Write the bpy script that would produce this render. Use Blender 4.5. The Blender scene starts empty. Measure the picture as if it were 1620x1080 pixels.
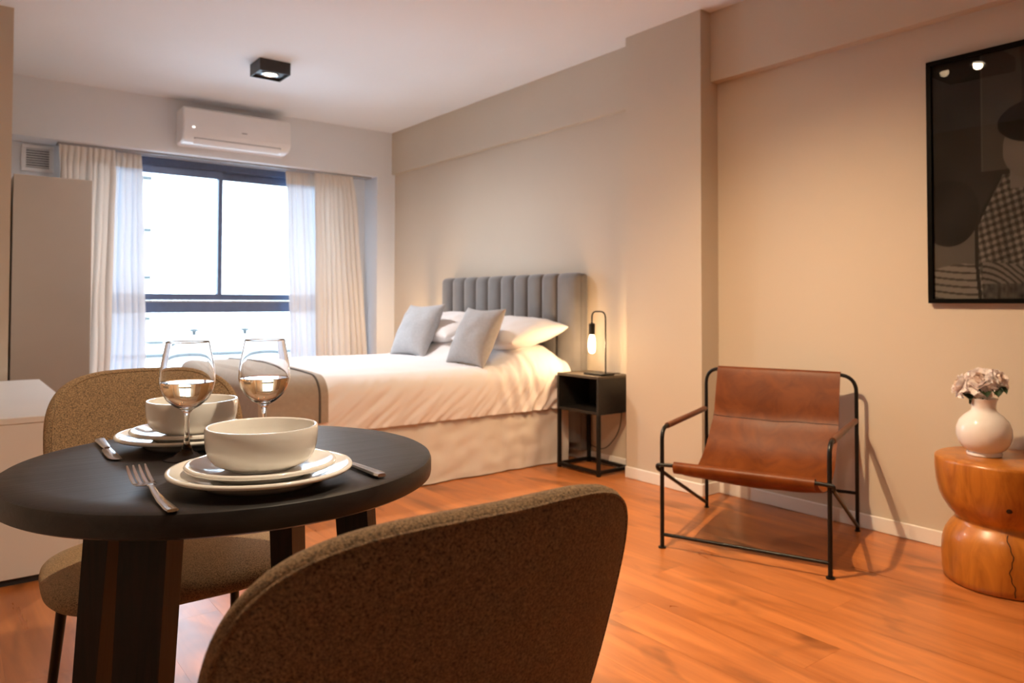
import bpy, bmesh, math, random
from mathutils import Vector, Matrix, noise
import numpy as np

random.seed(7)
SC = bpy.context.scene
COL = SC.collection

# ------------------------------------------------------------------ camera
YAW, PITCH, ROLL = math.radians(37.5709), math.radians(1.3448), math.radians(0.1171)
fw = Vector((math.sin(YAW)*math.cos(PITCH), math.cos(YAW)*math.cos(PITCH), math.sin(PITCH)))
rt = Vector((math.cos(YAW), -math.sin(YAW), 0))
up = rt.cross(fw)
rt2 = rt*math.cos(ROLL) + up*math.sin(ROLL)
up2 = -rt*math.sin(ROLL) + up*math.cos(ROLL)
cd = bpy.data.cameras.new('camera')
cam = bpy.data.objects.new('camera', cd)
COL.objects.link(cam)
cam.matrix_world = Matrix(((rt2.x, up2.x, -fw.x, 0), (rt2.y, up2.y, -fw.y, 0), (rt2.z, up2.z, -fw.z, 1.0), (0, 0, 0, 1)))
cd.sensor_width = 36.0
cd.lens = 1174.7749/1620*36
cd.shift_y = -(540-450.5798)/1620
cd.clip_start = 0.05
cd.dof.use_dof = True
cd.dof.focus_distance = 1.13
cd.dof.aperture_fstop = 7.5
SC.camera = cam

# ------------------------------------------------------------------ world, exposure
SC.view_settings.view_transform = 'Standard'
SC.view_settings.look = 'None'
SC.view_settings.exposure = 0.0
SC.view_settings.gamma = 1.0
SC.view_settings.use_curve_mapping = False
SKY = 10.5
W = bpy.data.worlds.new('overcast_sky')
SC.world = W
W.use_nodes = True
bg = W.node_tree.nodes['Background']
bg.inputs[0].default_value = (0.68, 0.85, 1.0, 1)
bg.inputs[1].default_value = SKY
SC.cycles.max_bounces = 12
SC.cycles.diffuse_bounces = 6
SC.cycles.glossy_bounces = 5
SC.cycles.transmission_bounces = 12
SC.cycles.transparent_max_bounces = 16
SC.cycles.sample_clamp_indirect = 6.0
SC.cycles.blur_glossy = 0.6

# lights of the room (positions of its lamps)
WARM = (1.0, 0.70, 0.42)
E_QUAD = 330.0        # each head of the four-head ceiling lamp
E_DINE = 155.0        # ceiling lamp over the dining corner, behind the camera
E_SPOT = 170.0        # single ceiling spot by the window
E_BED = 9.0          # bedside bulbs

# ------------------------------------------------------------------ node helpers
def new_mat(name):
    m = bpy.data.materials.new(name); m.use_nodes = True
    nt = m.node_tree
    return m, nt, nt.nodes['Principled BSDF']
def N(nt, typ, **k):
    n = nt.nodes.new(typ)
    for a, b in k.items():
        if a.startswith('i_'):
            key = a[2:]
            n.inputs[int(key) if key.isdigit() else key.replace('_', ' ')].default_value = b
        else: setattr(n, a, b)
    return n
def rgba(c): return (c[0], c[1], c[2], 1)
def simple(name, col, rough=0.5, metal=0.0, noise_scale=0, var=0.06, bump=0.0, bump_scale=None, spec=0.5, sheen=0, coat=0):
    m, nt, p = new_mat(name)
    p.inputs['Base Color'].default_value = rgba(col)
    p.inputs['Roughness'].default_value = rough
    p.inputs['Metallic'].default_value = metal
    p.inputs['Specular IOR Level'].default_value = spec
    if sheen: p.inputs['Sheen Weight'].default_value = sheen
    if coat:
        p.inputs['Coat Weight'].default_value = coat; p.inputs['Coat Roughness'].default_value = 0.05
    tc = N(nt, 'ShaderNodeTexCoord')
    if noise_scale:
        nz = N(nt, 'ShaderNodeTexNoise', i_Scale=noise_scale, i_Detail=4.0)
        nt.links.new(tc.outputs['Object'], nz.inputs['Vector'])
        r = N(nt, 'ShaderNodeValToRGB')
        r.color_ramp.elements[0].color = rgba([c*(1-var) for c in col]); r.color_ramp.elements[1].color = rgba([min(1, c*(1+var)) for c in col])
        r.color_ramp.elements[0].position = 0.3; r.color_ramp.elements[1].position = 0.7
        nt.links.new(nz.outputs[0], r.inputs[0]); nt.links.new(r.outputs[0], p.inputs['Base Color'])
    if bump:
        nb = N(nt, 'ShaderNodeTexNoise', i_Scale=bump_scale or 200.0, i_Detail=3.0)
        nt.links.new(tc.outputs['Object'], nb.inputs['Vector'])
        b = N(nt, 'ShaderNodeBump', i_Strength=bump, i_Distance=0.004)
        nt.links.new(nb.outputs[0], b.inputs['Height']); nt.links.new(b.outputs[0], p.inputs['Normal'])
    return m
def emit(name, col, s):
    m, nt, p = new_mat(name)
    p.inputs['Base Color'].default_value = (0.8, 0.8, 0.8, 1)
    p.inputs['Emission Color'].default_value = rgba(col)
    p.inputs['Emission Strength'].default_value = s
    return m
def wood(name, c0, c1, scale=(18, 1.2, 18), rough=0.4, spec=0.5, rnd=0.0, detail=5.0, coat=0.0, ring=0.0, bump=0.05, knots=0.0):
    m, nt, p = new_mat(name)
    tc = N(nt, 'ShaderNodeTexCoord')
    mp = N(nt, 'ShaderNodeMapping'); mp.inputs['Scale'].default_value = scale
    nt.links.new(tc.outputs['Object'], mp.inputs['Vector'])
    vec = mp.outputs[0]
    if rnd:
        oi = N(nt, 'ShaderNodeObjectInfo')
        mul = N(nt, 'ShaderNodeVectorMath', operation='SCALE'); mul.inputs[0].default_value = (37, 91, 13)
        nt.links.new(oi.outputs['Random'], mul.inputs['Scale'])
        ad = N(nt, 'ShaderNodeVectorMath', operation='ADD')
        nt.links.new(vec, ad.inputs[0]); nt.links.new(mul.outputs[0], ad.inputs[1]); vec = ad.outputs[0]
    nz = N(nt, 'ShaderNodeTexNoise', i_Scale=1.0, i_Detail=detail, i_Roughness=0.6, i_Distortion=1.2)
    nt.links.new(vec, nz.inputs['Vector'])
    r = N(nt, 'ShaderNodeValToRGB')
    r.color_ramp.elements[0].color = rgba(c0); r.color_ramp.elements[1].color = rgba(c1)
    r.color_ramp.elements[0].position = 0.28; r.color_ramp.elements[1].position = 0.66
    nt.links.new(nz.outputs[0], r.inputs[0])
    colout = r.outputs[0]
    if knots:
        mp2 = N(nt, 'ShaderNodeVectorMath', operation='MULTIPLY'); mp2.inputs[1].default_value = (0.45, 1.6, 0.45)
        nt.links.new(vec, mp2.inputs[0])
        n2 = N(nt, 'ShaderNodeTexNoise', i_Scale=1.0, i_Detail=2.0, i_Distortion=2.0)
        nt.links.new(mp2.outputs[0], n2.inputs['Vector'])
        rk = N(nt, 'ShaderNodeValToRGB'); rk.color_ramp.elements[0].position = 0.55; rk.color_ramp.elements[1].position = 0.72
        rk.color_ramp.elements[0].color = (1, 1, 1, 1); rk.color_ramp.elements[1].color = (1-knots, 1-knots, 1-knots, 1)
        nt.links.new(n2.outputs[0], rk.inputs[0])
        mxk = N(nt, 'ShaderNodeMix', data_type='RGBA', blend_type='MULTIPLY'); mxk.inputs[0].default_value = 1.0
        nt.links.new(colout, mxk.inputs[6]); nt.links.new(rk.outputs[0], mxk.inputs[7]); colout = mxk.outputs[2]
    if rnd:
        mr = N(nt, 'ShaderNodeMapRange'); mr.inputs[3].default_value = 1-rnd; mr.inputs[4].default_value = 1+rnd
        nt.links.new(oi.outputs['Random'], mr.inputs[0])
        mx = N(nt, 'ShaderNodeMix', data_type='RGBA', blend_type='MULTIPLY'); mx.inputs[0].default_value = 1.0
        cb = N(nt, 'ShaderNodeCombineColor')
        for i in range(3): nt.links.new(mr.outputs[0], cb.inputs[i])
        nt.links.new(colout, mx.inputs[6]); nt.links.new(cb.outputs[0], mx.inputs[7]); colout = mx.outputs[2]
    nt.links.new(colout, p.inputs['Base Color'])
    p.inputs['Specular IOR Level'].default_value = spec
    rr = N(nt, 'ShaderNodeMapRange'); rr.inputs[3].default_value = rough-0.07; rr.inputs[4].default_value = rough+0.1
    nt.links.new(nz.outputs[0], rr.inputs[0]); nt.links.new(rr.outputs[0], p.inputs['Roughness'])
    b = N(nt, 'ShaderNodeBump', i_Strength=bump, i_Distance=0.003)
    nt.links.new(nz.outputs[0], b.inputs['Height']); nt.links.new(b.outputs[0], p.inputs['Normal'])
    if coat: p.inputs['Coat Weight'].default_value = coat; p.inputs['Coat Roughness'].default_value = 0.12
    return m
def woven(name, c0, c1, scale=260, bump=0.6, rough=0.9, sheen=0.3, melange=40):
    """a coarse woven cloth: two yarn tones, fine relief"""
    m, nt, p = new_mat(name)
    tc = N(nt, 'ShaderNodeTexCoord')
    v = N(nt, 'ShaderNodeTexVoronoi', i_Scale=float(scale))
    nt.links.new(tc.outputs['Object'], v.inputs['Vector'])
    nz = N(nt, 'ShaderNodeTexNoise', i_Scale=float(scale)*0.7, i_Detail=3.0)
    nt.links.new(tc.outputs['Object'], nz.inputs['Vector'])
    n2 = N(nt, 'ShaderNodeTexNoise', i_Scale=float(melange), i_Detail=4.0)
    nt.links.new(tc.outputs['Object'], n2.inputs['Vector'])
    ad = N(nt, 'ShaderNodeMath', operation='ADD'); nt.links.new(nz.outputs[0], ad.inputs[0]); nt.links.new(n2.outputs[0], ad.inputs[1])
    hf = N(nt, 'ShaderNodeMath', operation='MULTIPLY'); hf.inputs[1].default_value = 0.5; nt.links.new(ad.outputs[0], hf.inputs[0])
    r = N(nt, 'ShaderNodeValToRGB')
    r.color_ramp.elements[0].color = rgba(c0); r.color_ramp.elements[1].color = rgba(c1)
    r.color_ramp.elements[0].position = 0.38; r.color_ramp.elements[1].position = 0.62
    nt.links.new(hf.outputs[0], r.inputs[0]); nt.links.new(r.outputs[0], p.inputs['Base Color'])
    b = N(nt, 'ShaderNodeBump', i_Strength=bump, i_Distance=0.002); b.invert = True
    nt.links.new(v.outputs['Distance'], b.inputs['Height']); nt.links.new(b.outputs[0], p.inputs['Normal'])
    p.inputs['Roughness'].default_value = rough; p.inputs['Sheen Weight'].default_value = sheen; p.inputs['Sheen Roughness'].default_value = 0.5
    p.inputs['Sheen Tint'].default_value = rgba([min(1, c*2.2) for c in c1])
    return m
def cloth_translucent(name, col, trans=0.3, clear=0.0):
    m, nt, p = new_mat(name)
    out = nt.nodes['Material Output']
    p.inputs['Base Color'].default_value = rgba(col); p.inputs['Roughness'].default_value = 0.9; p.inputs['Specular IOR Level'].default_value = 0.1
    tc = N(nt, 'ShaderNodeTexCoord'); nb = N(nt, 'ShaderNodeTexNoise', i_Scale=500.0, i_Detail=2.0)
    nt.links.new(tc.outputs['Object'], nb.inputs['Vector'])
    b = N(nt, 'ShaderNodeBump', i_Strength=0.15, i_Distance=0.002); nt.links.new(nb.outputs[0], b.inputs['Height']); nt.links.new(b.outputs[0], p.inputs['Normal'])
    t = N(nt, 'ShaderNodeBsdfTranslucent'); t.inputs[0].default_value = rgba(col)
    mx = N(nt, 'ShaderNodeMixShader'); mx.inputs[0].default_value = trans
    nt.links.new(p.outputs[0], mx.inputs[1]); nt.links.new(t.outputs[0], mx.inputs[2])
    o = mx.outputs[0]
    if clear:
        tr = N(nt, 'ShaderNodeBsdfTransparent'); m2 = N(nt, 'ShaderNodeMixShader'); m2.inputs[0].default_value = clear
        nt.links.new(o, m2.inputs[1]); nt.links.new(tr.outputs[0], m2.inputs[2]); o = m2.outputs[0]
    nt.links.new(o, out.inputs['Surface'])
    return m
def pane_glass(name, tint=(1, 1, 1), refl=1.0):
    m, nt, p = new_mat(name)
    out = nt.nodes['Material Output']
    fr = N(nt, 'ShaderNodeFresnel', i_IOR=1.45)
    t = N(nt, 'ShaderNodeBsdfTransparent'); t.inputs[0].default_value = rgba(tint)
    g = N(nt, 'ShaderNodeBsdfGlossy'); g.inputs['Roughness'].default_value = 0.01
    mx = N(nt, 'ShaderNodeMixShader')
    ar = N(nt, 'ShaderNodeMath', operation='MULTIPLY'); ar.inputs[1].default_value = refl
    nt.links.new(fr.outputs[0], ar.inputs[0]); nt.links.new(ar.outputs[0], mx.inputs[0]); nt.links.new(t.outputs[0], mx.inputs[1]); nt.links.new(g.outputs[0], mx.inputs[2])
    nt.links.new(mx.outputs[0], out.inputs['Surface'])
    return m
def solid_glass(name, col, ior):
    m, nt, p = new_mat(name)
    p.inputs['Base Color'].default_value = rgba(col); p.inputs['Transmission Weight'].default_value = 1.0
    p.inputs['Roughness'].default_value = 0.0; p.inputs['IOR'].default_value = ior
    return m

M = {}
M['wall'] = simple('wall_paint_greige', (0.60, 0.525, 0.425), 0.75, noise_scale=1.3, var=0.015, bump=0.05, bump_scale=350, spec=0.25)
M['wall_white'] = simple('wall_paint_white', (0.76, 0.78, 0.81), 0.75, noise_scale=1.5, var=0.015, bump=0.05, bump_scale=350, spec=0.25)
M['ceiling'] = simple('ceiling_paint', (0.84, 0.885, 0.94), 0.85, noise_scale=1.2, var=0.012, spec=0.2)
M['baseboard'] = simple('baseboard_white', (0.82, 0.79, 0.75), 0.4, noise_scale=8, var=0.02)
M['floor'] = wood('laminate_oak', (0.33, 0.100, 0.024), (0.57, 0.200, 0.056), scale=(9, 0.9, 9), rough=0.29, rnd=0.035, knots=0.50, bump=0.03)
M['subfloor'] = simple('subfloor_dark', (0.22, 0.085, 0.03), 0.9, noise_scale=5)
M['black_wood'] = wood('black_stained_wood', (0.005, 0.0048, 0.005), (0.017, 0.015, 0.015), scale=(3, 70, 70), rough=0.36, spec=0.52, bump=0.12)
M['dark_leg'] = wood('dark_leg_wood', (0.005, 0.003, 0.0025), (0.021, 0.010, 0.006), scale=(60, 60, 3), rough=0.45, spec=0.25, bump=0.1)
M['boucle'] = woven('brown_woven_upholstery', (0.062, 0.043, 0.027), (0.48, 0.305, 0.16), scale=900, bump=0.7, melange=380)
M['black_metal'] = simple('black_metal', (0.007, 0.0065, 0.006), 0.36, noise_scale=30, var=0.2, spec=0.3)
M['ceramic'] = simple('cream_ceramic', (0.80, 0.785, 0.75), 0.12, noise_scale=6, var=0.01, coat=0.4)
M['steel'] = simple('polished_steel', (0.72, 0.70, 0.68), 0.16, metal=1.0, noise_scale=40, var=0.03)
M['glass'] = solid_glass('clear_glass', (1, 1, 1), 1.45)
M['wine'] = solid_glass('rose_wine', (0.92, 0.60, 0.32), 1.34)
M['white_lacquer'] = simple('white_lacquer', (0.70, 0.67, 0.64), 0.3, noise_scale=4, var=0.015)
M['taupe_panel'] = simple('taupe_panel', (0.37, 0.315, 0.265), 0.5, noise_scale=5, var=0.02)
M['plastic'] = simple('white_plastic', (0.84, 0.83, 0.83), 0.3, noise_scale=6, var=0.01)
M['grey_plastic'] = simple('grey_plastic', (0.33, 0.33, 0.34), 0.4, noise_scale=10)
M['dark_slot'] = simple('dark_slot', (0.02, 0.02, 0.022), 0.7, noise_scale=10)
M['alu'] = simple('dark_blue_grey_aluminium', (0.11, 0.145, 0.24), 0.35, metal=0.2, noise_scale=20, var=0.08)  # dark frame colour, raised to hold the hazy glare of the window
M['pane'] = pane_glass('window_glass', (0.97, 0.985, 1.0))
M['picture_glass'] = pane_glass('picture_glass', (0.98, 0.98, 0.98), 0.45)
M['drape'] = cloth_translucent('cream_drape', (0.78, 0.73, 0.67), 0.08)
M['sheer'] = cloth_translucent('white_sheer', (0.76, 0.81, 0.89), 0.10, 0.022)
M['sheet'] = simple('white_cotton', (0.86, 0.84, 0.84), 0.85, noise_scale=3, var=0.02, bump=0.08, bump_scale=500, spec=0.15, sheen=0.1)
M['skirt'] = simple('ivory_cotton_skirt', (0.72, 0.675, 0.62), 0.9, noise_scale=4, var=0.03, bump=0.1, bump_scale=400, spec=0.15)
M['pillowcase'] = simple('white_pillowcase', (0.84, 0.82, 0.82), 0.85, noise_scale=3, var=0.02, bump=0.08, bump_scale=500, spec=0.15)
M['velvet'] = simple('slate_grey_velvet', (0.165, 0.155, 0.15), 0.85, noise_scale=9, var=0.08, bump=0.08, bump_scale=400, spec=0.2, sheen=0.6)
M['grey_linen'] = simple('pale_grey_linen', (0.40, 0.40, 0.41), 0.9, noise_scale=60, var=0.06, bump=0.15, bump_scale=420, spec=0.15, sheen=0.2)
M['blanket'] = simple('taupe_blanket', (0.40, 0.34, 0.275), 0.9, noise_scale=40, var=0.06, bump=0.2, bump_scale=300, spec=0.15, sheen=0.2)
M['blanket_trim'] = simple('dark_taupe_piping', (0.10, 0.085, 0.075), 0.8, noise_scale=30)
M['mattress'] = simple('mattress_ticking', (0.6, 0.58, 0.55), 0.9, noise_scale=10)
M['black_oak'] = wood('black_oak_nightstand', (0.010, 0.009, 0.008), (0.026, 0.022, 0.019), scale=(60, 6, 60), rough=0.42, bump=0.08)
M['lamplit_top'] = wood('black_oak_lamplit_top', (0.045, 0.034, 0.024), (0.10, 0.078, 0.055), scale=(60, 6, 60), rough=0.40, bump=0.08)  # black oak again, with the bedside lamp's light put into a lighter colour
M['leather'] = wood('cognac_leather', (0.098, 0.022, 0.003), (0.175, 0.044, 0.006), scale=(9, 9, 9), rough=0.42, spec=0.22, bump=0.10, detail=6)
M['leather_dark'] = simple('cognac_leather_strap', (0.13, 0.04, 0.014), 0.45, noise_scale=40, var=0.15)
M['leather_seam'] = simple('dark_leather_seam', (0.055, 0.015, 0.004), 0.5, noise_scale=40, var=0.15, spec=0.2)
M['stump'] = wood('honey_carved_wood', (0.27, 0.076, 0.006), (0.56, 0.205, 0.024), scale=(13, 13, 3.0), rough=0.30, detail=7, coat=0.2, bump=0.06)
M['knot'] = simple('dark_knot', (0.012, 0.006, 0.003), 0.6, noise_scale=30)
M['vase'] = simple('glossy_white_vase', (0.85, 0.82, 0.81), 0.10, noise_scale=5, var=0.01, coat=0.5)
M['petal'] = cloth_translucent('blush_petal', (0.98, 0.94, 0.935), 0.33)
M['petal_core'] = simple('apricot_petal', (0.96, 0.82, 0.74), 0.6, noise_scale=30, var=0.08)
M['leaf'] = simple('dark_green_leaf', (0.018, 0.040, 0.014), 0.5, noise_scale=30, var=0.25)
M['stem'] = simple('green_stem', (0.05, 0.10, 0.03), 0.5, noise_scale=30, var=0.2)
M['frame_black'] = simple('black_picture_frame', (0.004, 0.0035, 0.003), 0.4, noise_scale=20, spec=0.06)
M['bulb'] = emit('filament_bulb_glow', (1.0, 0.70, 0.40), 16.0)
M['led'] = emit('spot_led_glow', (1.0, 0.86, 0.66), 9.0)
M['led_off'] = simple('reflector_silver', (0.55, 0.58, 0.62), 0.25, metal=0.8, noise_scale=20)
M['ceil_lamp'] = simple('dark_bronze_box', (0.030, 0.024, 0.021), 0.5, noise_scale=20)
M['render_white'] = simple('white_render', (0.80, 0.80, 0.80), 0.9, noise_scale=2, var=0.03)
M['roof_grey'] = simple('pale_roof', (0.55, 0.58, 0.60), 0.9, noise_scale=2, var=0.05)
M['slate_blue'] = simple('blue_grey_coping', (0.045, 0.05, 0.05), 0.8, noise_scale=4, var=0.1)
M['far_glass'] = simple('far_window_glass', (0.10, 0.12, 0.14), 0.2, noise_scale=4)

# ------------------------------------------------------------------ geometry helpers
LOC = {}
class G:
    """gathers shapes (world coordinates) and links them as ONE mesh object"""
    def __init__(s): s.v, s.f, s.mi = [], [], []
    def add(s, vf, mi=0):
        v, f = vf; o = len(s.v); s.v += [tuple(p) for p in v]; s.f += [tuple(i+o for i in q) for q in f]; s.mi += [mi]*len(f); return s
    def obj(s, name, mat, parent=None, smooth=True, angle=40, local=False):
        me = bpy.data.meshes.new(name)
        off = Vector((0, 0, 0)) if (parent is None or local) else LOC[parent.name]
        me.from_pydata([(p[0]-off.x, p[1]-off.y, p[2]-off.z) for p in s.v], [], s.f)
        for m in (mat if isinstance(mat, (list, tuple)) else [mat]): me.materials.append(m)
        if max(s.mi, default=0): me.polygons.foreach_set('material_index', s.mi)
        bm = bmesh.new(); bm.from_mesh(me); bmesh.ops.recalc_face_normals(bm, faces=bm.faces); bm.to_mesh(me); bm.free()
        if smooth: me.shade_smooth(); me.set_sharp_from_angle(angle=math.radians(angle))
        o = bpy.data.objects.new(name, me); COL.objects.link(o)
        LOC[o.name] = Vector(off)
        if parent is not None: o.parent = parent
        return o
def mobj(name, vf, mat, parent=None, smooth=True, angle=40, local=False): return G().add(vf).obj(name, mat, parent, smooth, angle, local)
def tag(o, label=None, cat=None, group=None, kind=None):
    if label: o['label'] = label
    if cat: o['category'] = cat
    if group: o['group'] = group
    if kind: o['kind'] = kind
    return o
def thing(name, loc, label=None, cat=None, group=None, rz=0, kind=None):
    o = bpy.data.objects.new(name, None); COL.objects.link(o); o.location = loc; o.rotation_euler = (0, 0, rz); o.empty_display_size = 0.05
    LOC[o.name] = Vector(loc)
    return tag(o, label, cat, group, kind)
def dup(root, loc, rz=None, label=None, group=None):
    r = root.copy(); COL.objects.link(r); r.location = loc
    if rz is not None: r.rotation_euler = (0, 0, rz)
    if label: r['label'] = label
    if group: r['group'] = group
    for ch in list(root.children):
        c = ch.copy(); COL.objects.link(c); c.parent = r
        for g in list(ch.children):
            d = g.copy(); COL.objects.link(d); d.parent = c
    return r
def bx(x0, x1, y0, y1, z0, z1, bev=0.0, seg=2):
    bm = bmesh.new(); bmesh.ops.create_cube(bm, size=1)
    for v in bm.verts: v.co = ((x0+x1)/2+v.co.x*(x1-x0), (y0+y1)/2+v.co.y*(y1-y0), (z0+z1)/2+v.co.z*(z1-z0))
    if bev: bmesh.ops.bevel(bm, geom=list(bm.edges), offset=bev, segments=seg, affect='EDGES', profile=0.5)
    bm.verts.index_update()
    r = [v.co.copy() for v in bm.verts], [tuple(v.index for v in f.verts) for f in bm.faces]
    bm.free(); return r
def xf(vf, mat): return [mat @ Vector(p) for p in vf[0]], vf[1]
def moved(vf, d): return [Vector(p)+Vector(d) for p in vf[0]], vf[1]
def fillet(pts, rad, n=6):
    pts = [Vector(p) for p in pts]; out = [pts[0]]
    for i in range(1, len(pts)-1):
        a, b, c = pts[i-1], pts[i], pts[i+1]
        r = rad[i] if isinstance(rad, (list, tuple)) else rad
        d1 = (a-b); d2 = (c-b); r = min(r, d1.length*0.49, d2.length*0.49)
        p, q = b+d1.normalized()*r, b+d2.normalized()*r
        for k in range(n+1):
            t = k/n; out.append((1-t)**2*p + 2*t*(1-t)*b + t*t*q)
    out.append(pts[-1]); return out
def tube(path, r, seg=10, r2=None, closed=False, cap=True):
    P = [Vector(p) for p in path]; n = len(P); V, F = [], []
    T = []
    for i in range(n):
        if closed: t = P[(i+1) % n]-P[i-1]
        else: t = P[min(i+1, n-1)]-P[max(i-1, 0)]
        T.append(t.normalized())
    ref = Vector((0, 0, 1)) if abs(T[0].z) < 0.9 else Vector((1, 0, 0))
    u = T[0].cross(ref).normalized()
    for i in range(n):
        u = (u - T[i]*u.dot(T[i])).normalized(); w = T[i].cross(u)
        rr = r if r2 is None else r+(r2-r)*i/(n-1)
        for k in range(seg):
            a = 2*math.pi*k/seg; V.append(P[i]+u*math.cos(a)*rr+w*math.sin(a)*rr)
    m = n if closed else n-1
    for i in range(m):
        for k in range(seg):
            a, b = i*seg+k, i*seg+(k+1) % seg; c, d = ((i+1) % n)*seg+(k+1) % seg, ((i+1) % n)*seg+k
            F.append((a, b, c, d))
    if cap and not closed:
        F.append(tuple(range(seg))[::-1]); F.append(tuple((n-1)*seg+k for k in range(seg)))
    return V, F
def lathe(prof, seg=48, c=(0, 0, 0), wob=None):
    V, F, rows = [], [], []
    for r, z in prof:
        if r < 1e-6: rows.append([len(V)]); V.append(Vector((c[0], c[1], c[2]+z)))
        else:
            row = []
            for k in range(seg):
                a = 2*math.pi*k/seg; rr = r*(1+(wob(a, z) if wob else 0))
                row.append(len(V)); V.append(Vector((c[0]+rr*math.cos(a), c[1]+rr*math.sin(a), c[2]+z)))
            rows.append(row)
    for A, B in zip(rows[:-1], rows[1:]):
        for k in range(seg):
            k2 = (k+1) % seg
            if len(A) == 1 and len(B) == 1: continue
            if len(A) == 1: F.append((A[0], B[k], B[k2]))
            elif len(B) == 1: F.append((A[k], A[k2], B[0]))
            else: F.append((A[k], A[k2], B[k2], B[k]))
    return V, F
def grid(fn, nu, nv):
    V = [Vector(fn(i/nu, j/nv)) for i in range(nu+1) for j in range(nv+1)]
    F = [(i*(nv+1)+j, (i+1)*(nv+1)+j, (i+1)*(nv+1)+j+1, i*(nv+1)+j+1) for i in range(nu) for j in range(nv)]
    return V, F
def sstep(a, b, x):
    t = max(0, min(1, (x-a)/(b-a))); return t*t*(3-2*t)
def spow(x, p): return math.copysign(abs(x)**p, x)
def slab(outline, T, warp, K=10, seg=72, p=3.0):
    """a padded flat form: outline(angle)->(a,b), thickness T, rounded rim; warp((a,b,t)) places it"""
    V, F = [], []
    def ring(rho, side):
        th = (1-rho**p)**(1/p)*T/2*side
        return [warp((rho*outline(2*math.pi*k/seg)[0], rho*outline(2*math.pi*k/seg)[1], th)) for k in range(seg)]
    rhos = [0.14*k for k in range(1, 6)]+[0.8, 0.88, 0.935, 0.972, 0.992]
    c0 = outline(0); cen = (0, 0)
    V.append(Vector(warp((0, 0, T/2)))); rows = [[0]]
    for rho in rhos:
        rows.append(list(range(len(V), len(V)+seg))); V += [Vector(q) for q in ring(rho, 1)]
    rows.append(list(range(len(V), len(V)+seg))); V += [Vector(q) for q in ring(1.0, 1)]
    for rho in rhos[::-1]:
        rows.append(list(range(len(V), len(V)+seg))); V += [Vector(q) for q in ring(rho, -1)]
    rows.append([len(V)]); V.append(Vector(warp((0, 0, -T/2))))
    for A, B in zip(rows[:-1], rows[1:]):
        for k in range(seg):
            k2 = (k+1) % seg
            if len(A) == 1: F.append((A[0], B[k], B[k2]))
            elif len(B) == 1: F.append((A[k], A[k2], B[0]))
            else: F.append((A[k], A[k2], B[k2], B[k]))
    return V, F
def plane_light(name, typ, loc, energy, col, size=0.05, target=None, cone=None, blend=0.5):
    l = bpy.data.lights.new(name, typ); l.energy = energy; l.color = col
    o = bpy.data.objects.new(name, l); COL.objects.link(o); o.location = loc
    if typ in ('POINT', 'SPOT'): l.shadow_soft_size = size
    if typ == 'SPOT': l.spot_size = math.radians(cone); l.spot_blend = blend
    if target is not None: o.rotation_euler = (Vector(target)-Vector(loc)).to_track_quat('-Z', 'Y').to_euler()
    return o

# ------------------------------------------------------------------ the room shell
XW, XP, YP1, YP2, ZC = 3.278, 3.137, 2.997, 2.461, 2.54
XL, YB = -0.62, -1.85               # near left wall, wall behind the camera
YW, YG, ZS, XLW, YLW = 6.018, 6.27, 2.13, 0.282, 4.66
XS = 3.10
def struct(name, vf, mat, parent=None, smooth=False):
    o = mobj(name, vf, mat, parent, smooth)
    if parent is None: o['kind'] = 'structure'
    return o
fl = struct('floor', bx(XL-0.1, XW+0.1, YB-0.1, YG+0.2, -0.2, -0.011), M['subfloor'])
struct('ceiling', bx(XL-0.1, XW+0.1, YB-0.1, YG+0.2, ZC, ZC+0.15), M['ceiling'])
struct('wall_right', bx(XW, XW+0.15, YB-0.1, YG+0.2, -0.011, ZC), M['wall'])
struct('wall_right_pillar', bx(XP, XW, YP2, YP1, 0, ZC), M['wall'])
struct('trim_1', bx(3.244, XW, YP1, YW, 2.161, ZC), M['wall'])
struct('trim_2', bx(3.219, XW, YB, YP2, 2.170, ZC), M['wall'])
struct('wall_left', bx(XL-0.15, XL, YB-0.1, YLW, -0.011, ZC), M['wall'])
struct('wall_left_window_side', bx(XL-0.15, XLW, YLW, YG+0.2, -0.011, ZC), M['wall'])
struct('wall_back', bx(XL, XW, YB-0.15, YB, -0.011, ZC), M['wall'])
WX0, WX1, WZ0, WZ1 = 0.78, 2.86, 0.14, 2.128
g = G()
g.add(bx(XLW, XW, YW, YG+0.2, ZS, ZC))                         # the dropped beam over the window
g.add(bx(XLW, WX0, YG, YG+0.2, 0, ZS)); g.add(bx(WX1, XW, YG, YG+0.2, 0, ZS)); g.add(bx(WX0, WX1, YG, YG+0.2, 0, WZ0))
g.add(bx(XS, XW, YW, YG, 0, ZS))
o = g.obj('wall_window', M['wall_white'], smooth=False); o['kind'] = 'structure'
BH, BT = 0.064, 0.012
def baseb(name, x0, x1, y0, y1): return struct(name, bx(x0, x1, y0, y1, 0, BH, 0.003, 1), M['baseboard'])
baseb('baseboard_right', XW-BT, XW, YB, YP2-BT)
baseb('baseboard_pillar', XP-BT, XP, YP2, YP1)
baseb('baseboard_pillar_side', XP-BT, XW, YP2-BT, YP2)
baseb('baseboard_bed', XW-BT, XW, YP1, YW)
baseb('baseboard_window', XS, XW-BT, YW-BT, YW)
baseb('baseboard_left', XL, XL+BT, YB, YLW)

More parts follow.
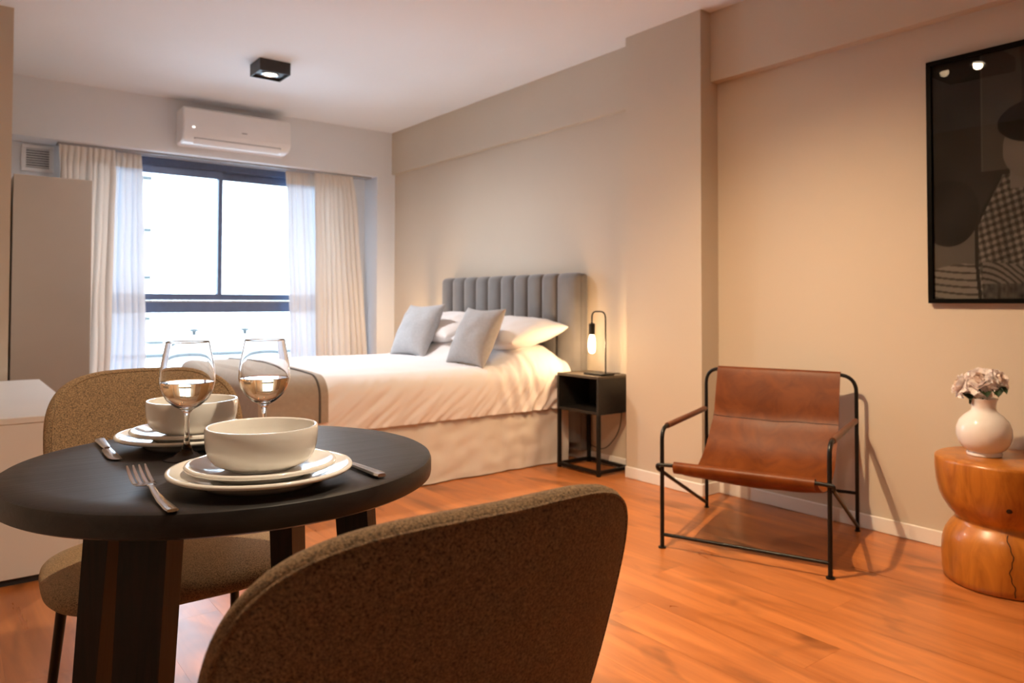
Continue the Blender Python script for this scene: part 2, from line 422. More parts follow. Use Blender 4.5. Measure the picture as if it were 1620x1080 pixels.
# laminate planks, running towards the window
PW, PL, GAP = 0.193, 1.29, 0.00018
pm = {}
nx = math.ceil((XW-XL)/PW)
for i in range(nx):
    x0 = XL+i*PW; x1 = min(x0+PW, XW)
    y = YB-(i*0.437 % 1)*PL
    while y < YG:
        y0, y1 = max(y, YB), min(y+PL, YG)
        if y1-y0 > 0.03:
            key = (round(x1-x0, 3), round(y1-y0, 3))
            if key not in pm:
                q = mobj('plank', bx(GAP, x1-x0-GAP, GAP, y1-y0-GAP, -0.011, 0), M['floor'], None, False)
                pm[key] = q.data
                q.parent = fl; q.location = (x0, y0, 0)
            else:
                q = bpy.data.objects.new('plank', pm[key]); COL.objects.link(q); q.parent = fl; q.location = (x0, y0, 0)
        y += PL

# window
win = thing('window_1', (WX0, YG, WZ0)); win['kind'] = 'structure'
FY0, FY1 = YG+0.02, YG+0.10
g = G()
g.add(bx(WX0, WX1, FY0, FY1, 2.072, WZ1, 0.003, 1)); g.add(bx(WX0, WX1, FY0, FY1, WZ0, 0.19, 0.003, 1))
g.add(bx(WX0, WX0+0.05, FY0, FY1, 0.19, 2.072)); g.add(bx(WX1-0.05, WX1, FY0, FY1, 0.19, 2.072))
g.obj('window_frame', M['alu'], win, False)
mobj('transom', bx(WX0+0.05, WX1-0.05, FY0-0.006, FY1, 0.912, 1.002, 0.004, 1), M['alu'], win, False)
mobj('sill_track', bx(WX0+0.05, WX1-0.05, FY0-0.012, FY0+0.02, 0.995, 1.010, 0.003, 1), M['grey_plastic'], win, False)
def sash(x0, x1, y):
    g = G(); w = 0.035
    g.add(bx(x0, x1, y, y+0.03, 2.006, 2.072, 0.003, 1)); g.add(bx(x0, x1, y, y+0.03, 1.012, 1.064, 0.003, 1))
    g.add(bx(x0, x0+w, y, y+0.03, 1.064, 2.006)); g.add(bx(x1-w, x1, y, y+0.03, 1.064, 2.006))
    s = g.obj('sash', M['alu'], win, False)
    mobj('pane', bx(x0+w, x1-w, y+0.012, y+0.018, 1.064, 2.006), M['pane'], s, False)
sash(WX0+0.05, 1.832, FY0+0.004); sash(1.797, WX1-0.05, FY0+0.038)
mobj('pane', bx(WX0+0.05, WX1-0.05, FY0+0.03, FY0+0.036, 0.19, 0.912), M['pane'], win, False)
pl = bpy.data.lights.new('window_portal', 'AREA'); pl.shape = 'RECTANGLE'; pl.size = WX1-WX0; pl.size_y = WZ1-WZ0; pl.cycles.is_portal = True
po = bpy.data.objects.new('window_portal', pl); COL.objects.link(po); po.location = ((WX0+WX1)/2, YG+0.16, (WZ0+WZ1)/2); po.rotation_euler = (math.radians(-90), 0, 0)

# ------------------------------------------------------------------ outside
g = G().add(bx(-60, 80, 8, 160, -14.2, -14)); o = g.obj('ground', M['roof_grey'], smooth=False); tag(o, kind='structure')
t = thing('apartment_building', (1.6, 18, -14), 'white apartment tower with small window ledges at the left edge of the view outside', 'building')
mobj('walls', bx(-4, 3.50, 17, 24, -14, 22), M['render_white'], t, False)
for z in (3.37, 2.28, 1.29, 0.43, 4.4, -0.5):
    f = mobj('window', bx(3.05, 3.40, 16.97, 17.02, z-0.28, z+0.18), M['render_white'], t, False)
    mobj('pane', bx(3.09, 3.36, 16.955, 16.968, z-0.24, z+0.14), M['roof_grey'], f, False)
    mobj('ledge', bx(3.28, 3.47, 16.86, 16.999, z+0.185, z+0.245), M['slate_blue'], t, False)
t = thing('neighbour_roof', (5, 13, -14), 'low flat neighbouring roof with a blue grey coped parapet below the window', 'building')
mobj('walls', bx(-2, 14, 11.5, 30, -14, -0.3), M['render_white'], t, False)
mobj('parapet', bx(-2, 14, 11.5, 11.7, -0.3, 0.20), M['render_white'], t, False)
mobj('coping', bx(-2, 14, 11.46, 11.74, 0.20, 0.245), M['slate_blue'], t, False)
t = thing('penthouse', (6, 24, -0.3), 'white rooftop block with two small vent caps beyond the parapet', 'building')
mobj('walls', bx(3.9, 12, 20, 26, -0.3, 0.12), M['render_white'], t, False)
for x in (5.30, 6.62):
    mobj('vent_cap', lathe([(0, 0.0), (0.05, 0), (0.05, 0.09), (0.12, 0.10), (0.10, 0.16), (0, 0.18)], 16, (x, 20.6, 0.12)), M['slate_blue'], t, True)
t = thing('chimney_stack', (3.55, 15.5, -0.3), 'small square chimney stack with a dark cap at the left of the parapet', 'chimney')
mobj('shaft', bx(3.18, 3.36, 15.4, 15.6, -0.3, 0.19), M['roof_grey'], t, False)
mobj('cap', bx(3.14, 3.40, 15.36, 15.64, 0.19, 0.24), M['slate_blue'], t, False)

# ------------------------------------------------------------------ bed
BX0, BX1, BY0, BY1 = 1.20, 3.16, 3.50, 5.00
bed = thing('bed', (2.2, 4.25, 0), 'double bed with slate grey channelled headboard and ivory skirt against the right wall', 'bed')
mobj('bed_base', bx(BX0+0.03, BX1-0.01, BY0+0.05, BY1-0.05, 0.02, 0.335, 0.01), M['mattress'], bed)
mobj('mattress', bx(BX0+0.03, BX1-0.01, BY0+0.045, BY1-0.045, 0.337, 0.575, 0.05, 4), M['mattress'], bed)
# cross-section of the bedding: hem (near) -> up -> over -> hem (far); returns y, z, outward normal(y,z)
def section(s, off=0.0, hem=0.345, top=0.622, r=0.09):
    y0, y1 = BY0, BY1
    L1 = top-r-hem; La = math.pi/2*r; L2 = (y1-y0)-2*r
    tot = 2*L1+2*La+L2; d = s*tot
    if d < L1: return y0-off, hem+d, (-1, 0)
    d -= L1
    if d < La:
        a = d/r; return y0+r-(r+off)*math.cos(a), top-r+(r+off)*math.sin(a), (-math.cos(a), math.sin(a))
    d -= La
    if d < L2:
        t = d/L2; return y0+r+d, top+off+0.012*math.sin(math.pi*t), (0, 1)
    d -= L2
    if d < La:
        a = d/r; return y1-r+(r+off)*math.sin(a), top-r+(r+off)*math.cos(a), (math.sin(a), math.cos(a))
    d -= La
    return y1+off, top-r-d, (1, 0)
def lump(x, y):
    a = sstep(2.60, 2.86, x)*(1-0.9*sstep(3.03, 3.175, x))
    e = sstep(3.44, 3.68, y)*(1-sstep(4.80, 5.02, y))
    mid = 1-0.28*math.exp(-((y-4.25)/0.07)**2)
    return 0.105*a*(0.25+0.75*e)*mid
def foot_xz(t, x0, off=0.0, hem=0.345, top=0.622, r=0.07, xe=BX1):
    """path over the foot end then along the top; t 0..1 -> x, zlimit"""
    L1 = top-r-hem; La = math.pi/2*r; L2 = xe-x0-r; d = t*(L1+La+L2)
    if d < L1: return x0-off, hem+d
    d -= L1
    if d < La:
        a = d/r; return x0+r-(r+off)*math.cos(a), top-r+(r+off)*math.sin(a)
    return x0+r+d-La, 9.0
NZ = noise.noise
def sheet_pt(u, v):
    x, zl = foot_xz(u, BX0)
    y, z, n = section(v)
    lp = lump(x, y)
    w = 0.0
    side = max(0.0, -n[0])
    if n[0] < 0:                                                    # near side: gathered diagonal wrinkles
        fall = sstep(0.62, 0.40, z)
        head = sstep(2.35, 3.0, x)
        q = (x - z*(1.25-0.5*head))
        w = side*(0.35+0.65*fall)*(0.012+0.010*head)*(NZ(Vector((q*22, (x+z)*3.0, 1.7)))+0.6*NZ(Vector((q*45, (x+z)*5.0, 4.2))))
        w += side*0.012*NZ(Vector((x*2.5, z*3, 8)))
        w += side*0.012*math.sin(math.pi*(z-0.345)/0.28)             # soft belly
        w += side*sstep(2.45, 2.75, x)*0.016*(NZ(Vector(((x+0.35*z)*17, z*2.0, 6.6)))+0.5*NZ(Vector(((x+0.3*z)*34, z*3.0, 2.1))))
        w += side*head*0.03*sstep(0.42, 0.60, z)*(1-sstep(3.08, 3.17, x))
    top = max(0.0, n[1])
    w += top*(0.004*NZ(Vector((x*3.2, y*4.0, 0.3)))+0.0022*NZ(Vector((x*9-y*5, y*9, 2.3))))
    w += top*sstep(2.5, 2.75, x)*0.006*NZ(Vector((x*16+y*9, y*12, 6.1)))*(1 if y < 3.75 else 0.4)
    y += n[0]*w; z += n[1]*w + lp*(0.15+0.85*top if z > 0.5 else 0.0)*sstep(0.45, 0.62, z)
    return x, y, min(z, zl)
mobj('sheet', grid(sheet_pt, 210, 150), M['sheet'], bed, True, 80)
def skirt_pt(u, v):
    # along foot-far ... near side: runs near side only from head to foot, then round the foot
    L = (BX1-BX0); Wd = BY1-BY0-0.06
    d = u*(2*L+Wd); z = 0.346*(1-v)+0.006*v
    amp = 0.006+0.016*v
    f = amp*(NZ(Vector((d*5.5, z*1.5, 3.1)))+0.5*NZ(Vector((d*12, z*6, 5.1))))+0.007*NZ(Vector((d*9+z*9, z*14-d*4, 9.9)))+0.006*NZ(Vector((d*16+z*2, z*1.2, 4.4)))+0.005*max(0, NZ(Vector((d*13-z*10, z*5, 2.9))))
    if d < L: return BX1-d, BY0+0.026-f-0.006*v, z
    d -= L
    if d < Wd: return BX0+0.02-f, BY0+0.026+d, z
    d -= Wd
    return BX0+0.02+d, BY1-0.03+f, z
mobj('bed_skirt', grid(skirt_pt, 260, 26), M['skirt'], bed, True, 80)
# headboard
hb = mobj('headboard', bx(3.205, 3.270, 3.446, 5.055, 0.06, 1.187, 0.025, 4), M['velvet'], bed)
bnd = [5.052, 4.896, 4.736, 4.579, 4.425, 4.268, 4.114, 3.960, 3.808, 3.655, 3.449]
for a, b in zip(bnd[:-1], bnd[1:]):
    def chan(u, v, a=a, b=b):
        t = 2*u-1; bl = (1-abs(t)**2.6)**(1/2.6)
        zt = 1.190; z = 0.12+(zt-0.12)*min(1.0, v/0.86) if v <= 0.86 else zt
        k = 1.0
        zz = z
        if v > 0.80:
            q = min(1.0, (v-0.80)/0.2)*math.pi/2
            zz = 1.150+0.042*math.sin(q); k = math.cos(q)
        else: zz = 0.12+(1.150-0.12)*v/0.80
        dep = 0.012+0.040*bl
        return 3.212-dep*max(k, 0.02), a+(b-a)*(u*0.985+0.0075), zz-0.010*(1-bl)*(1 if v > 0.75 else 0)
    mobj('channel', grid(chan, 16, 26), M['velvet'], hb, True, 70)

# pillows and cushions
def pillow_vf(w, h, t, seed, pinch=0.06, wr=0.006, n=34, pw=0.42):
    V, F = [], []
    def side(s):
        o = len(V)
        for i in range(n+1):
            for j in range(n+1):
                u, v = 2*i/n-1, 2*j/n-1
                u, v = math.sin(u*math.pi/2), math.sin(v*math.pi/2)
                x = w/2*u*(1-pinch*(1-v*v)); y = h/2*v*(1-pinch*(1-u*u))
                e = max(0.0, (1-u*u)*(1-v*v))
                z = s*t/2*e**pw
                z += s*wr*NZ(Vector((x*14+seed, y*14, s*2.0)))*min(1, e*5) + wr*1.2*NZ(Vector((x*7, y*7+seed, 1.0)))*e
                V.append(Vector((x, y, z)))
        for i in range(n):
            for j in range(n):
                a = o+i*(n+1)+j; q = (a, a+n+1, a+n+2, a+1); F.append(q if s > 0 else q[::-1])
    side(1); side(-1)
    return V, F
def pillow(name, mat, w, h, t, base, lean, yaw, roll, seed, label, cat, group, pinch=0.06, wr=0.006, pw=0.42):
    vf = pillow_vf(w, h, t, seed, pinch, wr, pw=pw)
    # local x -> along the bed's width, local y -> up the lean, local z -> front
    R = Matrix.Rotation(yaw, 4, 'Z') @ Matrix.Rotation(-math.pi/2, 4, 'Z') @ Matrix.Rotation(lean, 4, 'X') @ Matrix.Rotation(roll, 4, 'Z')
    vf = xf(vf, Matrix.Translation(base) @ R @ Matrix.Translation((0, h/2, 0)))
    o = mobj(name, vf, mat, None, True, 80)
    bm = bmesh.new(); bm.from_mesh(o.data); bmesh.ops.remove_doubles(bm, verts=bm.verts, dist=0.0004); bmesh.ops.recalc_face_normals(bm, faces=bm.faces); bm.to_mesh(o.data); bm.free()
    o.data.shade_smooth()
    if 'sharp_edge' in o.data.attributes: o.data.attributes.remove(o.data.attributes['sharp_edge'])
    return tag(o, label, cat, group)
GP, GC = 'white pillows against the headboard', 'grey scatter cushions on the bed'
pillow('pillow', M['pillowcase'], 0.66, 0.46, 0.20, (2.70, 3.84, 0.757), math.radians(11), 0, 0, 3.3, 'plump white pillow at the lamp side of the bed, behind the nearer grey cushion', 'pillow', GP, 0.05, 0.010, 0.40)
pillow('pillow', M['pillowcase'], 0.69, 0.46, 0.20, (2.72, 4.62, 0.760), math.radians(14), 0, 0, 9.1, 'white pillow at the window side of the bed, mostly hidden behind both grey cushions', 'pillow', GP, 0.05, 0.010, 0.40)
pillow('cushion', M['grey_linen'], 0.38, 0.385, 0.17, (2.50, 3.725, 0.618), math.radians(64), math.radians(2), math.radians(-1), 5.7, 'pale grey square cushion nearer the bedside lamp', 'cushion', GC, 0.12)
pillow('cushion', M['grey_linen'], 0.46, 0.405, 0.17, (2.60, 4.60, 0.620), math.radians(64), math.radians(0), math.radians(1), 2.2, 'pale grey square cushion nearer the window', 'cushion', GC, 0.12)

# blanket across the foot
bl = thing('blanket', (1.35, 4.25, 0.6), 'taupe blanket with dark piping folded across the foot of the bed', 'blanket')
def bl_pt(u, v, off=0.014, x0=BX0-0.005, xe=1.53):
    x, zl = foot_xz(u, x0, off, 0.36, 0.622, 0.07, xe)
    y, z, n = section(v, off, 0.405)
    w = 0.004*NZ(Vector((x*6, y*5+z*5, 7.7)))+max(0, -n[0])*0.010*math.sin(math.pi*(z-0.345)/0.28)
    w += max(0, -n[0])*0.016*sstep(0.5, 0.42, z)*(0.6+NZ(Vector((x*9, 0.5, 2))))
    return x, y+n[0]*w, min(z+n[1]*w, zl)
V, F = grid(bl_pt, 50, 120)
ins = [(Vector(p)) for p in grid(lambda u, v: bl_pt(u, v, 0.005), 50, 120)[0]]
def border(nu, nv):
    b = [i*(nv+1) for i in range(nu+1)]+[nu*(nv+1)+j for j in range(1, nv+1)]+[i*(nv+1)+nv for i in range(nu-1, -1, -1)]+[j for j in range(nv-1, 0, -1)]
    return b
B = border(50, 120); o_ = len(V)
FF = list(F)+[tuple(i+o_ for i in f[::-1]) for f in F]+[(B[k], B[(k+1) % len(B)], B[(k+1) % len(B)]+o_, B[k]+o_) for k in range(len(B))]
mobj('cloth', (V+ins, FF), M['blanket'], bl, True, 70)
path = []
for j in range(0, 121):
    x, y, z = bl_pt(1.0, j/120.0, 0.016); path.append((1.485, y, z))
mobj('piping', tube(path, 0.0055, 6), M['blanket_trim'], bl)

# ------------------------------------------------------------------ bedside tables and lamps
def make_nightstand(loc, label):
    t = thing('nightstand', loc, label, 'nightstand', 'black bedside tables')
    # local: front faces -X; x 0..0.262 y 0..0.362
    D, Wd, zb, zt = 0.266, 0.360, 0.352, 0.573
    L = dict(parent=t, local=True)
    mobj('top', bx(0, D, 0, Wd, zt-0.016, zt, 0.0015, 1), M['lamplit_top'], smooth=False, **L)
    mobj('bottom_shelf', bx(0, D, 0, Wd, zb, zb+0.016, 0.0015, 1), M['black_oak'], smooth=False, **L)
    mobj('side_panel', bx(0, D, 0, 0.016, zb+0.016, zt-0.016), M['black_oak'], smooth=False, **L)
    mobj('side_panel', bx(0, D, Wd-0.016, Wd, zb+0.016, zt-0.016), M['black_oak'], smooth=False, **L)
    mobj('back_panel', bx(D-0.012, D-0.001, 0.075, Wd-0.016, zb+0.016, zt-0.016), M['black_oak'], smooth=False, **L)
    s = 0.020
    for x in (0.0, D-s):
        for y in (0.0, Wd-s):
            mobj('leg', bx(x, x+s, y, y+s, 0, zb, 0.0015, 1), M['black_metal'], smooth=False, **L)
    for y in (0.0, Wd-s): mobj('foot_rail', bx(s, D-s, y, y+s, 0.012, 0.012+s, 0.0015, 1), M['black_metal'], smooth=False, **L)
    for x in (0.0, D-s): mobj('foot_rail', bx(x, x+s, s, Wd-s, 0.012, 0.012+s, 0.0015, 1), M['black_metal'], smooth=False, **L)
    return t
ns = make_nightstand((2.998, 3.082, 0), 'black bedside table with open niche next to the wall pillar')
dup(ns, (2.998, 5.115, 0), label='black bedside table at the window side of the bed, hidden by the bed')
def make_lamp(loc, label):
    t = thing('table_lamp', loc, label, 'lamp', 'black arched bedside lamps')
    L = dict(parent=t, local=True)
    mobj('base', bx(-0.055, 0.055, -0.075, 0.075, 0, 0.013, 0.003, 2), M['black_metal'], **L)
    arch = fillet([(0, -0.055, 0.012), (0, -0.055, 0.374), (0, 0.060, 0.374), (0, 0.060, 0.296)], 0.045, 8)
    mobj('arm', tube(arch, 0.0045, 10), M['black_metal'], **L)
    mobj('socket', lathe([(0, 0.306), (0.008, 0.306), (0.019, 0.300), (0.019, 0.236), (0.015, 0.234), (0, 0.234)], 20, (0, 0.060, 0)), M['black_metal'], **L)
    mobj('bulb', lathe([(0, 0.234), (0.012, 0.2335), (0.016, 0.222), (0.021, 0.20), (0.021, 0.145), (0.017, 0.131), (0.008, 0.124), (0, 0.122)], 20, (0, 0.060, 0)), M['bulb'], **L)
    return t
tl = make_lamp((3.09, 3.172, 0.573), 'black arched lamp with glowing tube bulb on the bedside table by the pillar')
mobj('cord', tube(fillet([(0.05, -0.03, 0.006), (0.180, -0.02, 0.004), (0.182, -0.02, -0.10), (0.178, 0.0, -0.35), (0.160, 0.12, -0.49), (0.172, 0.33, -0.45), (0.165, 0.355, -0.355)], 0.08, 6), 0.0028, 6), M['black_metal'], tl, local=True)
tl2 = dup(tl, (3.09, 5.30, 0.573), label='black arched lamp glowing behind the cushions at the window side of the bed')
for c in list(tl2.children):
    if c.name.startswith('cord'): bpy.data.objects.remove(c)
for y in (3.172, 5.30):
    plane_light('bulb_light', 'POINT', (3.09-0.035, y+0.060, 0.573+0.175), E_BED, (1.0, 0.64, 0.33), 0.02)
t = thing('wall_outlet', (XW, 3.51, 0.22), 'white wall outlet with a black plug low behind the bedside table', 'outlet')
mobj('face_plate', bx(XW-0.008, XW, 3.455, 3.565, 0.185, 0.258, 0.003), M['plastic'], t)
mobj('plug', bx(XW-0.040, XW-0.008, 3.515, 3.545, 0.206, 0.236, 0.005), M['black_metal'], t)

# ------------------------------------------------------------------ curtains
def curtain(name, label, mat, xt0, xt1, xb0, xb1, y, folds, amp, seed, group, hook):
    zt, zb = 2.117, 0.03
    def pt(u, v):
        z = zt+(zb-zt)*v
        hd = sstep(0.0, 0.10, v)
        k = v**0.9
        x0 = xt0+(xb0-xt0)*k; x1 = xt1+(xb1-xt1)*k
        ph = folds*2*math.pi*(u+(0.022+0.030*hd)*NZ(Vector((u*5, v*1.2, seed))))
        a = amp*(0.30+0.70*hd)*(0.75+0.5*NZ(Vector((u*6, 0.3, seed)))+hd*0.8*NZ(Vector((u*4, v*0.8, seed+5))))
        # pinched pleats at the head, loose folds below
        s = math.sin(ph); hs = spow(s, 0.6)
        wy = a*(hs*(1-hd)+(s+0.35*math.sin(ph*0.5+seed)+0.2*NZ(Vector((u*14, v*3, seed))))*hd)
        wx = 0.010*math.cos(ph)*hd+0.012*NZ(Vector((u*3, v*4, seed+3)))*hd
        return x0+(x1-x0)*u+wx, y+wy, z
    t = thing(name, ((xt0+xt1)/2, y, zb), label, 'curtain', group)
    V, F = grid(pt, folds*14, 60)
    mobj('cloth', (V, F), mat, t, True, 80)
    def hp(u, v):
        x, yy, z = pt(u, v*0.052); return x, yy-0.0035, z
    mobj('header_band', grid(hp, folds*14, 4), M['drape'], t, True, 80)
    return t
curtain('drape', 'cream pleated drape beside the wardrobe, left of the window', M['drape'], 0.650, 1.005, 0.60, 0.975, 6.115, 9, 0.021, 1.0, 'cream drapes', 0)
curtain('sheer_curtain', 'white sheer curtain at the left side of the window', M['sheer'], 0.97, 1.195, 0.90, 1.245, 6.185, 6, 0.020, 4.0, 'white sheer curtains', 0)
curtain('drape', 'cream pleated drape flaring down behind the bed, right of the window', M['drape'], 2.545, 2.905, 2.575, 3.085, 6.115, 9, 0.021, 7.0, 'cream drapes', 0)
curtain('sheer_curtain', 'white sheer curtain at the right side of the window', M['sheer'], 2.315, 2.58, 2.375, 2.70, 6.185, 6, 0.020, 9.0, 'white sheer curtains', 0)
tag(mobj('curtain_rail', bx(0.64, 3.08, 6.09, 6.21, 2.119, 2.1295, 0.002, 1), M['grey_plastic'], None, False), 'slim flat curtain rail under the beam above the window', 'curtain rail')

# ------------------------------------------------------------------ wall vent, air conditioner, ceiling lamps
t = thing('air_vent', (0.533, YG, 2.02), 'small square slatted vent high on the wall left of the curtains', 'vent')
vx0, vx1, vz0, vz1 = 0.436, 0.632, 1.925, 2.118
g = G(); f_ = 0.028
g.add(bx(vx0, vx1, YG-0.014, YG, vz1-f_, vz1, 0.003, 1)); g.add(bx(vx0, vx1, YG-0.014, YG, vz0, vz0+f_, 0.003, 1))
g.add(bx(vx0, vx0+f_, YG-0.014, YG, vz0+f_, vz1-f_)); g.add(bx(vx1-f_, vx1, YG-0.014, YG, vz0+f_, vz1-f_))
g.obj('frame', M['plastic'], t, False)
mobj('backing', bx(vx0+f_, vx1-f_, YG-0.003, YG-0.001, vz0+f_, vz1-f_), M['dark_slot'], t, False)
for k in range(8):
    z = vz0+f_+0.009+k*0.0172
    vf = xf(bx(vx0+f_, vx1-f_, -0.006, 0.006, -0.0015, 0.0015), Matrix.Translation((0, YG-0.009, z)) @ Matrix.Rotation(math.radians(-35), 4, 'X'))
    mobj('slat', vf, M['plastic'], t, False)

ac = thing('air_conditioner', (1.81, YW, 2.19), 'white wall mounted air conditioner above the window', 'air conditioner')
ax0, ax1 = 1.402, 2.217
prof = [(0.0, 2.458), (-0.165, 2.458), (-0.190, 2.450), (-0.205, 2.432), (-0.214, 2.275), (-0.212, 2.245), (-0.195, 2.215), (-0.160, 2.196), (-0.06, 2.188), (0.0, 2.188)]
def extr(prof, x0, x1, y0, inset=0.012):
    n = len(prof); V = []; F = []
    cy = sum(p[0] for p in prof)/n; cz = sum(p[1] for p in prof)/n
    for x, k in ((x0, 1-inset/0.12), (x0+inset, 1.0), (x1-inset, 1.0), (x1, 1-inset/0.12)):
        for p in prof:
            yy = p[0] if p[0] > -0.001 else cy+(p[0]-cy)*k
            V.append(Vector((x, y0+yy, cz+(p[1]-cz)*k)))
    for r in range(3):
        for i in range(n):
            j = (i+1) % n; F.append((r*n+i, r*n+j, (r+1)*n+j, (r+1)*n+i))
    F.append(tuple(range(n))); F.append(tuple(range(3*n, 4*n))[::-1])
    return V, F
mobj('body', extr(prof, ax0, ax1, YW), M['plastic'], ac, True, 35)
mobj('front_panel', xf(bx(ax0+0.006, ax1-0.006, -0.004, 0.004, 0, 0.186, 0.003, 2), Matrix.Translation((0, YW-0.2125, 2.256)) @ Matrix.Rotation(math.radians(-3), 4, 'X')), M['plastic'], ac)
mobj('louver', xf(bx(ax0+0.085, ax1-0.085, -0.030, 0.030, -0.004, 0.004, 0.003, 2), Matrix.Translation((0, YW-0.178, 2.204)) @ Matrix.Rotation(math.radians(-32), 4, 'X')), M['plastic'], ac)
mobj('outlet_slot', xf(bx(ax0+0.078, ax1-0.078, -0.006, 0.006, -0.003, 0.003), Matrix.Translation((0, YW-0.200, 2.2225)) @ Matrix.Rotation(math.radians(-60), 4, 'X')), M['grey_plastic'], ac, False)
mobj('badge', bx(1.826, 1.866, YW-0.222, YW-0.217, 2.296, 2.304, 0.001, 1), M['grey_plastic'], ac, False)
mobj('indicator_light', bx(1.466, 1.480, YW-0.2205, YW-0.2165, 2.296, 2.304), emit('indicator_white', (1, 0.97, 0.9), 3.0), ac, False)

def ring_disc(x, y, z, lit, parent, tilt=(0, 0)):
    R = Matrix.Translation((x, y, z)) @ Matrix.Rotation(tilt[0], 4, 'X') @ Matrix.Rotation(tilt[1], 4, 'Y')
    r = mobj('spot_head', xf(lathe([(0.056, 0.012), (0.056, -0.004), (0.050, -0.006), (0.046, -0.004), (0.043, 0.008), (0, 0.010)], 28), R), M['led_off'], parent)
    mobj('lens', xf(lathe([(0.040, 0.004), (0.034, -0.001), (0, -0.002)], 24), R), M['led'] if lit else M['led_off'], r)
def ceiling_box(name, x0, x1, y0, y1, z0, label, heads):
    t = thing(name, ((x0+x1)/2, (y0+y1)/2, ZC), label, 'ceiling lamp')
    g = G(); w = 0.006
    g.add(bx(x0, x1, y0, y0+w, z0, ZC)); g.add(bx(x0, x1, y1-w, y1, z0, ZC)); g.add(bx(x0, x0+w, y0+w, y1-w, z0, ZC)); g.add(bx(x1-w, x1, y0+w, y1-w, z0, ZC))
    g.add(bx(x0+w, x1-w, y0+w, y1-w, z0+0.016, z0+0.026))
    g.obj('housing', M['ceil_lamp'], t, False)
    for (x, y, lit, tilt) in heads: ring_disc(x, y, z0+0.010, lit, t, tilt)
    return t
ceiling_box('ceiling_lamp', 1.570, 1.768, 4.648, 4.838, 2.462, 'dark box ceiling spot with one lit lens, near the air conditioner', [(1.669, 4.743, True, (0, 0))])
plane_light('spot_light', 'SPOT', (1.669, 4.743, 2.462), E_SPOT, (1.0, 0.96, 0.95), 0.03, (1.669, 4.743, 0), 165, 0.9)
QX, QY, QZ = 1.41, 1.93, 2.455
heads = [(QX+dx, QY+dy, (s1, s2) == (-1, 1), (math.radians(-10*s1), math.radians(-12*s2))) for dx, dy, s1, s2 in ((0.11, -0.095, -1, 1), (0.11, 0.095, 1, 1), (-0.11, 0.095, 1, -1), (-0.11, -0.095, -1, -1))]
ceiling_box('ceiling_lamp', QX-0.21, QX+0.21, QY-0.19, QY+0.19, QZ, 'dark square ceiling lamp with four spots, seen mirrored in the picture glass', heads)
TG = [(2.45, 1.5, 0.0), (2.9, 2.6, 0.0), (1.0, 2.8, 0.0), (0.9, 0.8, 0.0)]
for (hx, hy, _, _), tg, sh in zip(heads, TG, (0.78, 0.20, 0.02, 0.02)):
    plane_light('spot_light', 'SPOT', (hx, hy, QZ-0.004), E_QUAD*sh, WARM, 0.025, tg, 112, 1.0)
ceiling_box('ceiling_lamp', 0.72, 0.92, 0.52, 0.72, 2.462, 'dark box ceiling spot over the near dining chair', [(0.82, 0.62, True, (0, 0))])
plane_light('spot_light', 'SPOT', (0.82, 0.62, 2.455), E_DINE, (1.0, 0.80, 0.56), 0.03, (0.62, 1.85, 0.5), 118, 1.0)

# ------------------------------------------------------------------ low cabinet and wardrobe
t = thing('low_cabinet', (-0.1, 3.9, 0), 'low white lacquered cabinet behind the dining chair at the left', 'cabinet')
CX0, CX1, CY0, CY1 = XL+0.03, 0.421, 3.148, 4.64
mobj('carcass', bx(CX0, CX1-0.004, CY0+0.004, CY1, 0.025, 0.567, 0.002, 1), M['white_lacquer'], t, False)
mobj('top_panel', bx(CX0, CX1, CY0, CY1, 0.567, 0.590, 0.002, 1), M['white_lacquer'], t, False)
mobj('plinth', bx(CX0, CX1-0.02, CY0+0.02, CY1, 0, 0.025), M['dark_slot'], t, False)
for k in range(3):
    y0 = CY0+0.01+k*0.492
    d = mobj('drawer', bx(CX1-0.004, CX1+0.012, y0, y0+0.486, 0.03, 0.562, 0.002, 1), M['white_lacquer'], t, False)
t = thing('wardrobe', (0.5, 5.5, 0), 'tall taupe wardrobe end panel standing left of the curtains', 'wardrobe')
mobj('carcass', bx(0.316, 0.690, 5.026, 5.90, 0.06, 1.715, 0.002, 1), M['taupe_panel'], t, False)
mobj('end_panel', bx(0.314, 0.704, 5.004, 5.025, 0.0, 1.718, 0.0015, 1), M['taupe_panel'], t, False)
mobj('plinth', bx(0.32, 0.67, 5.027, 5.88, 0, 0.06), M['dark_slot'], t, False)
for k in range(2):
    d = mobj('door', bx(0.692, 0.708, 5.028+k*0.437, 5.028+k*0.437+0.433, 0.065, 1.714, 0.002, 1), M['taupe_panel'], t, False)
    mobj('handle', bx(0.708, 0.722, 5.43+k*0.035, 5.442+k*0.035, 0.85, 1.05, 0.003, 1), M['black_metal'], d, False)

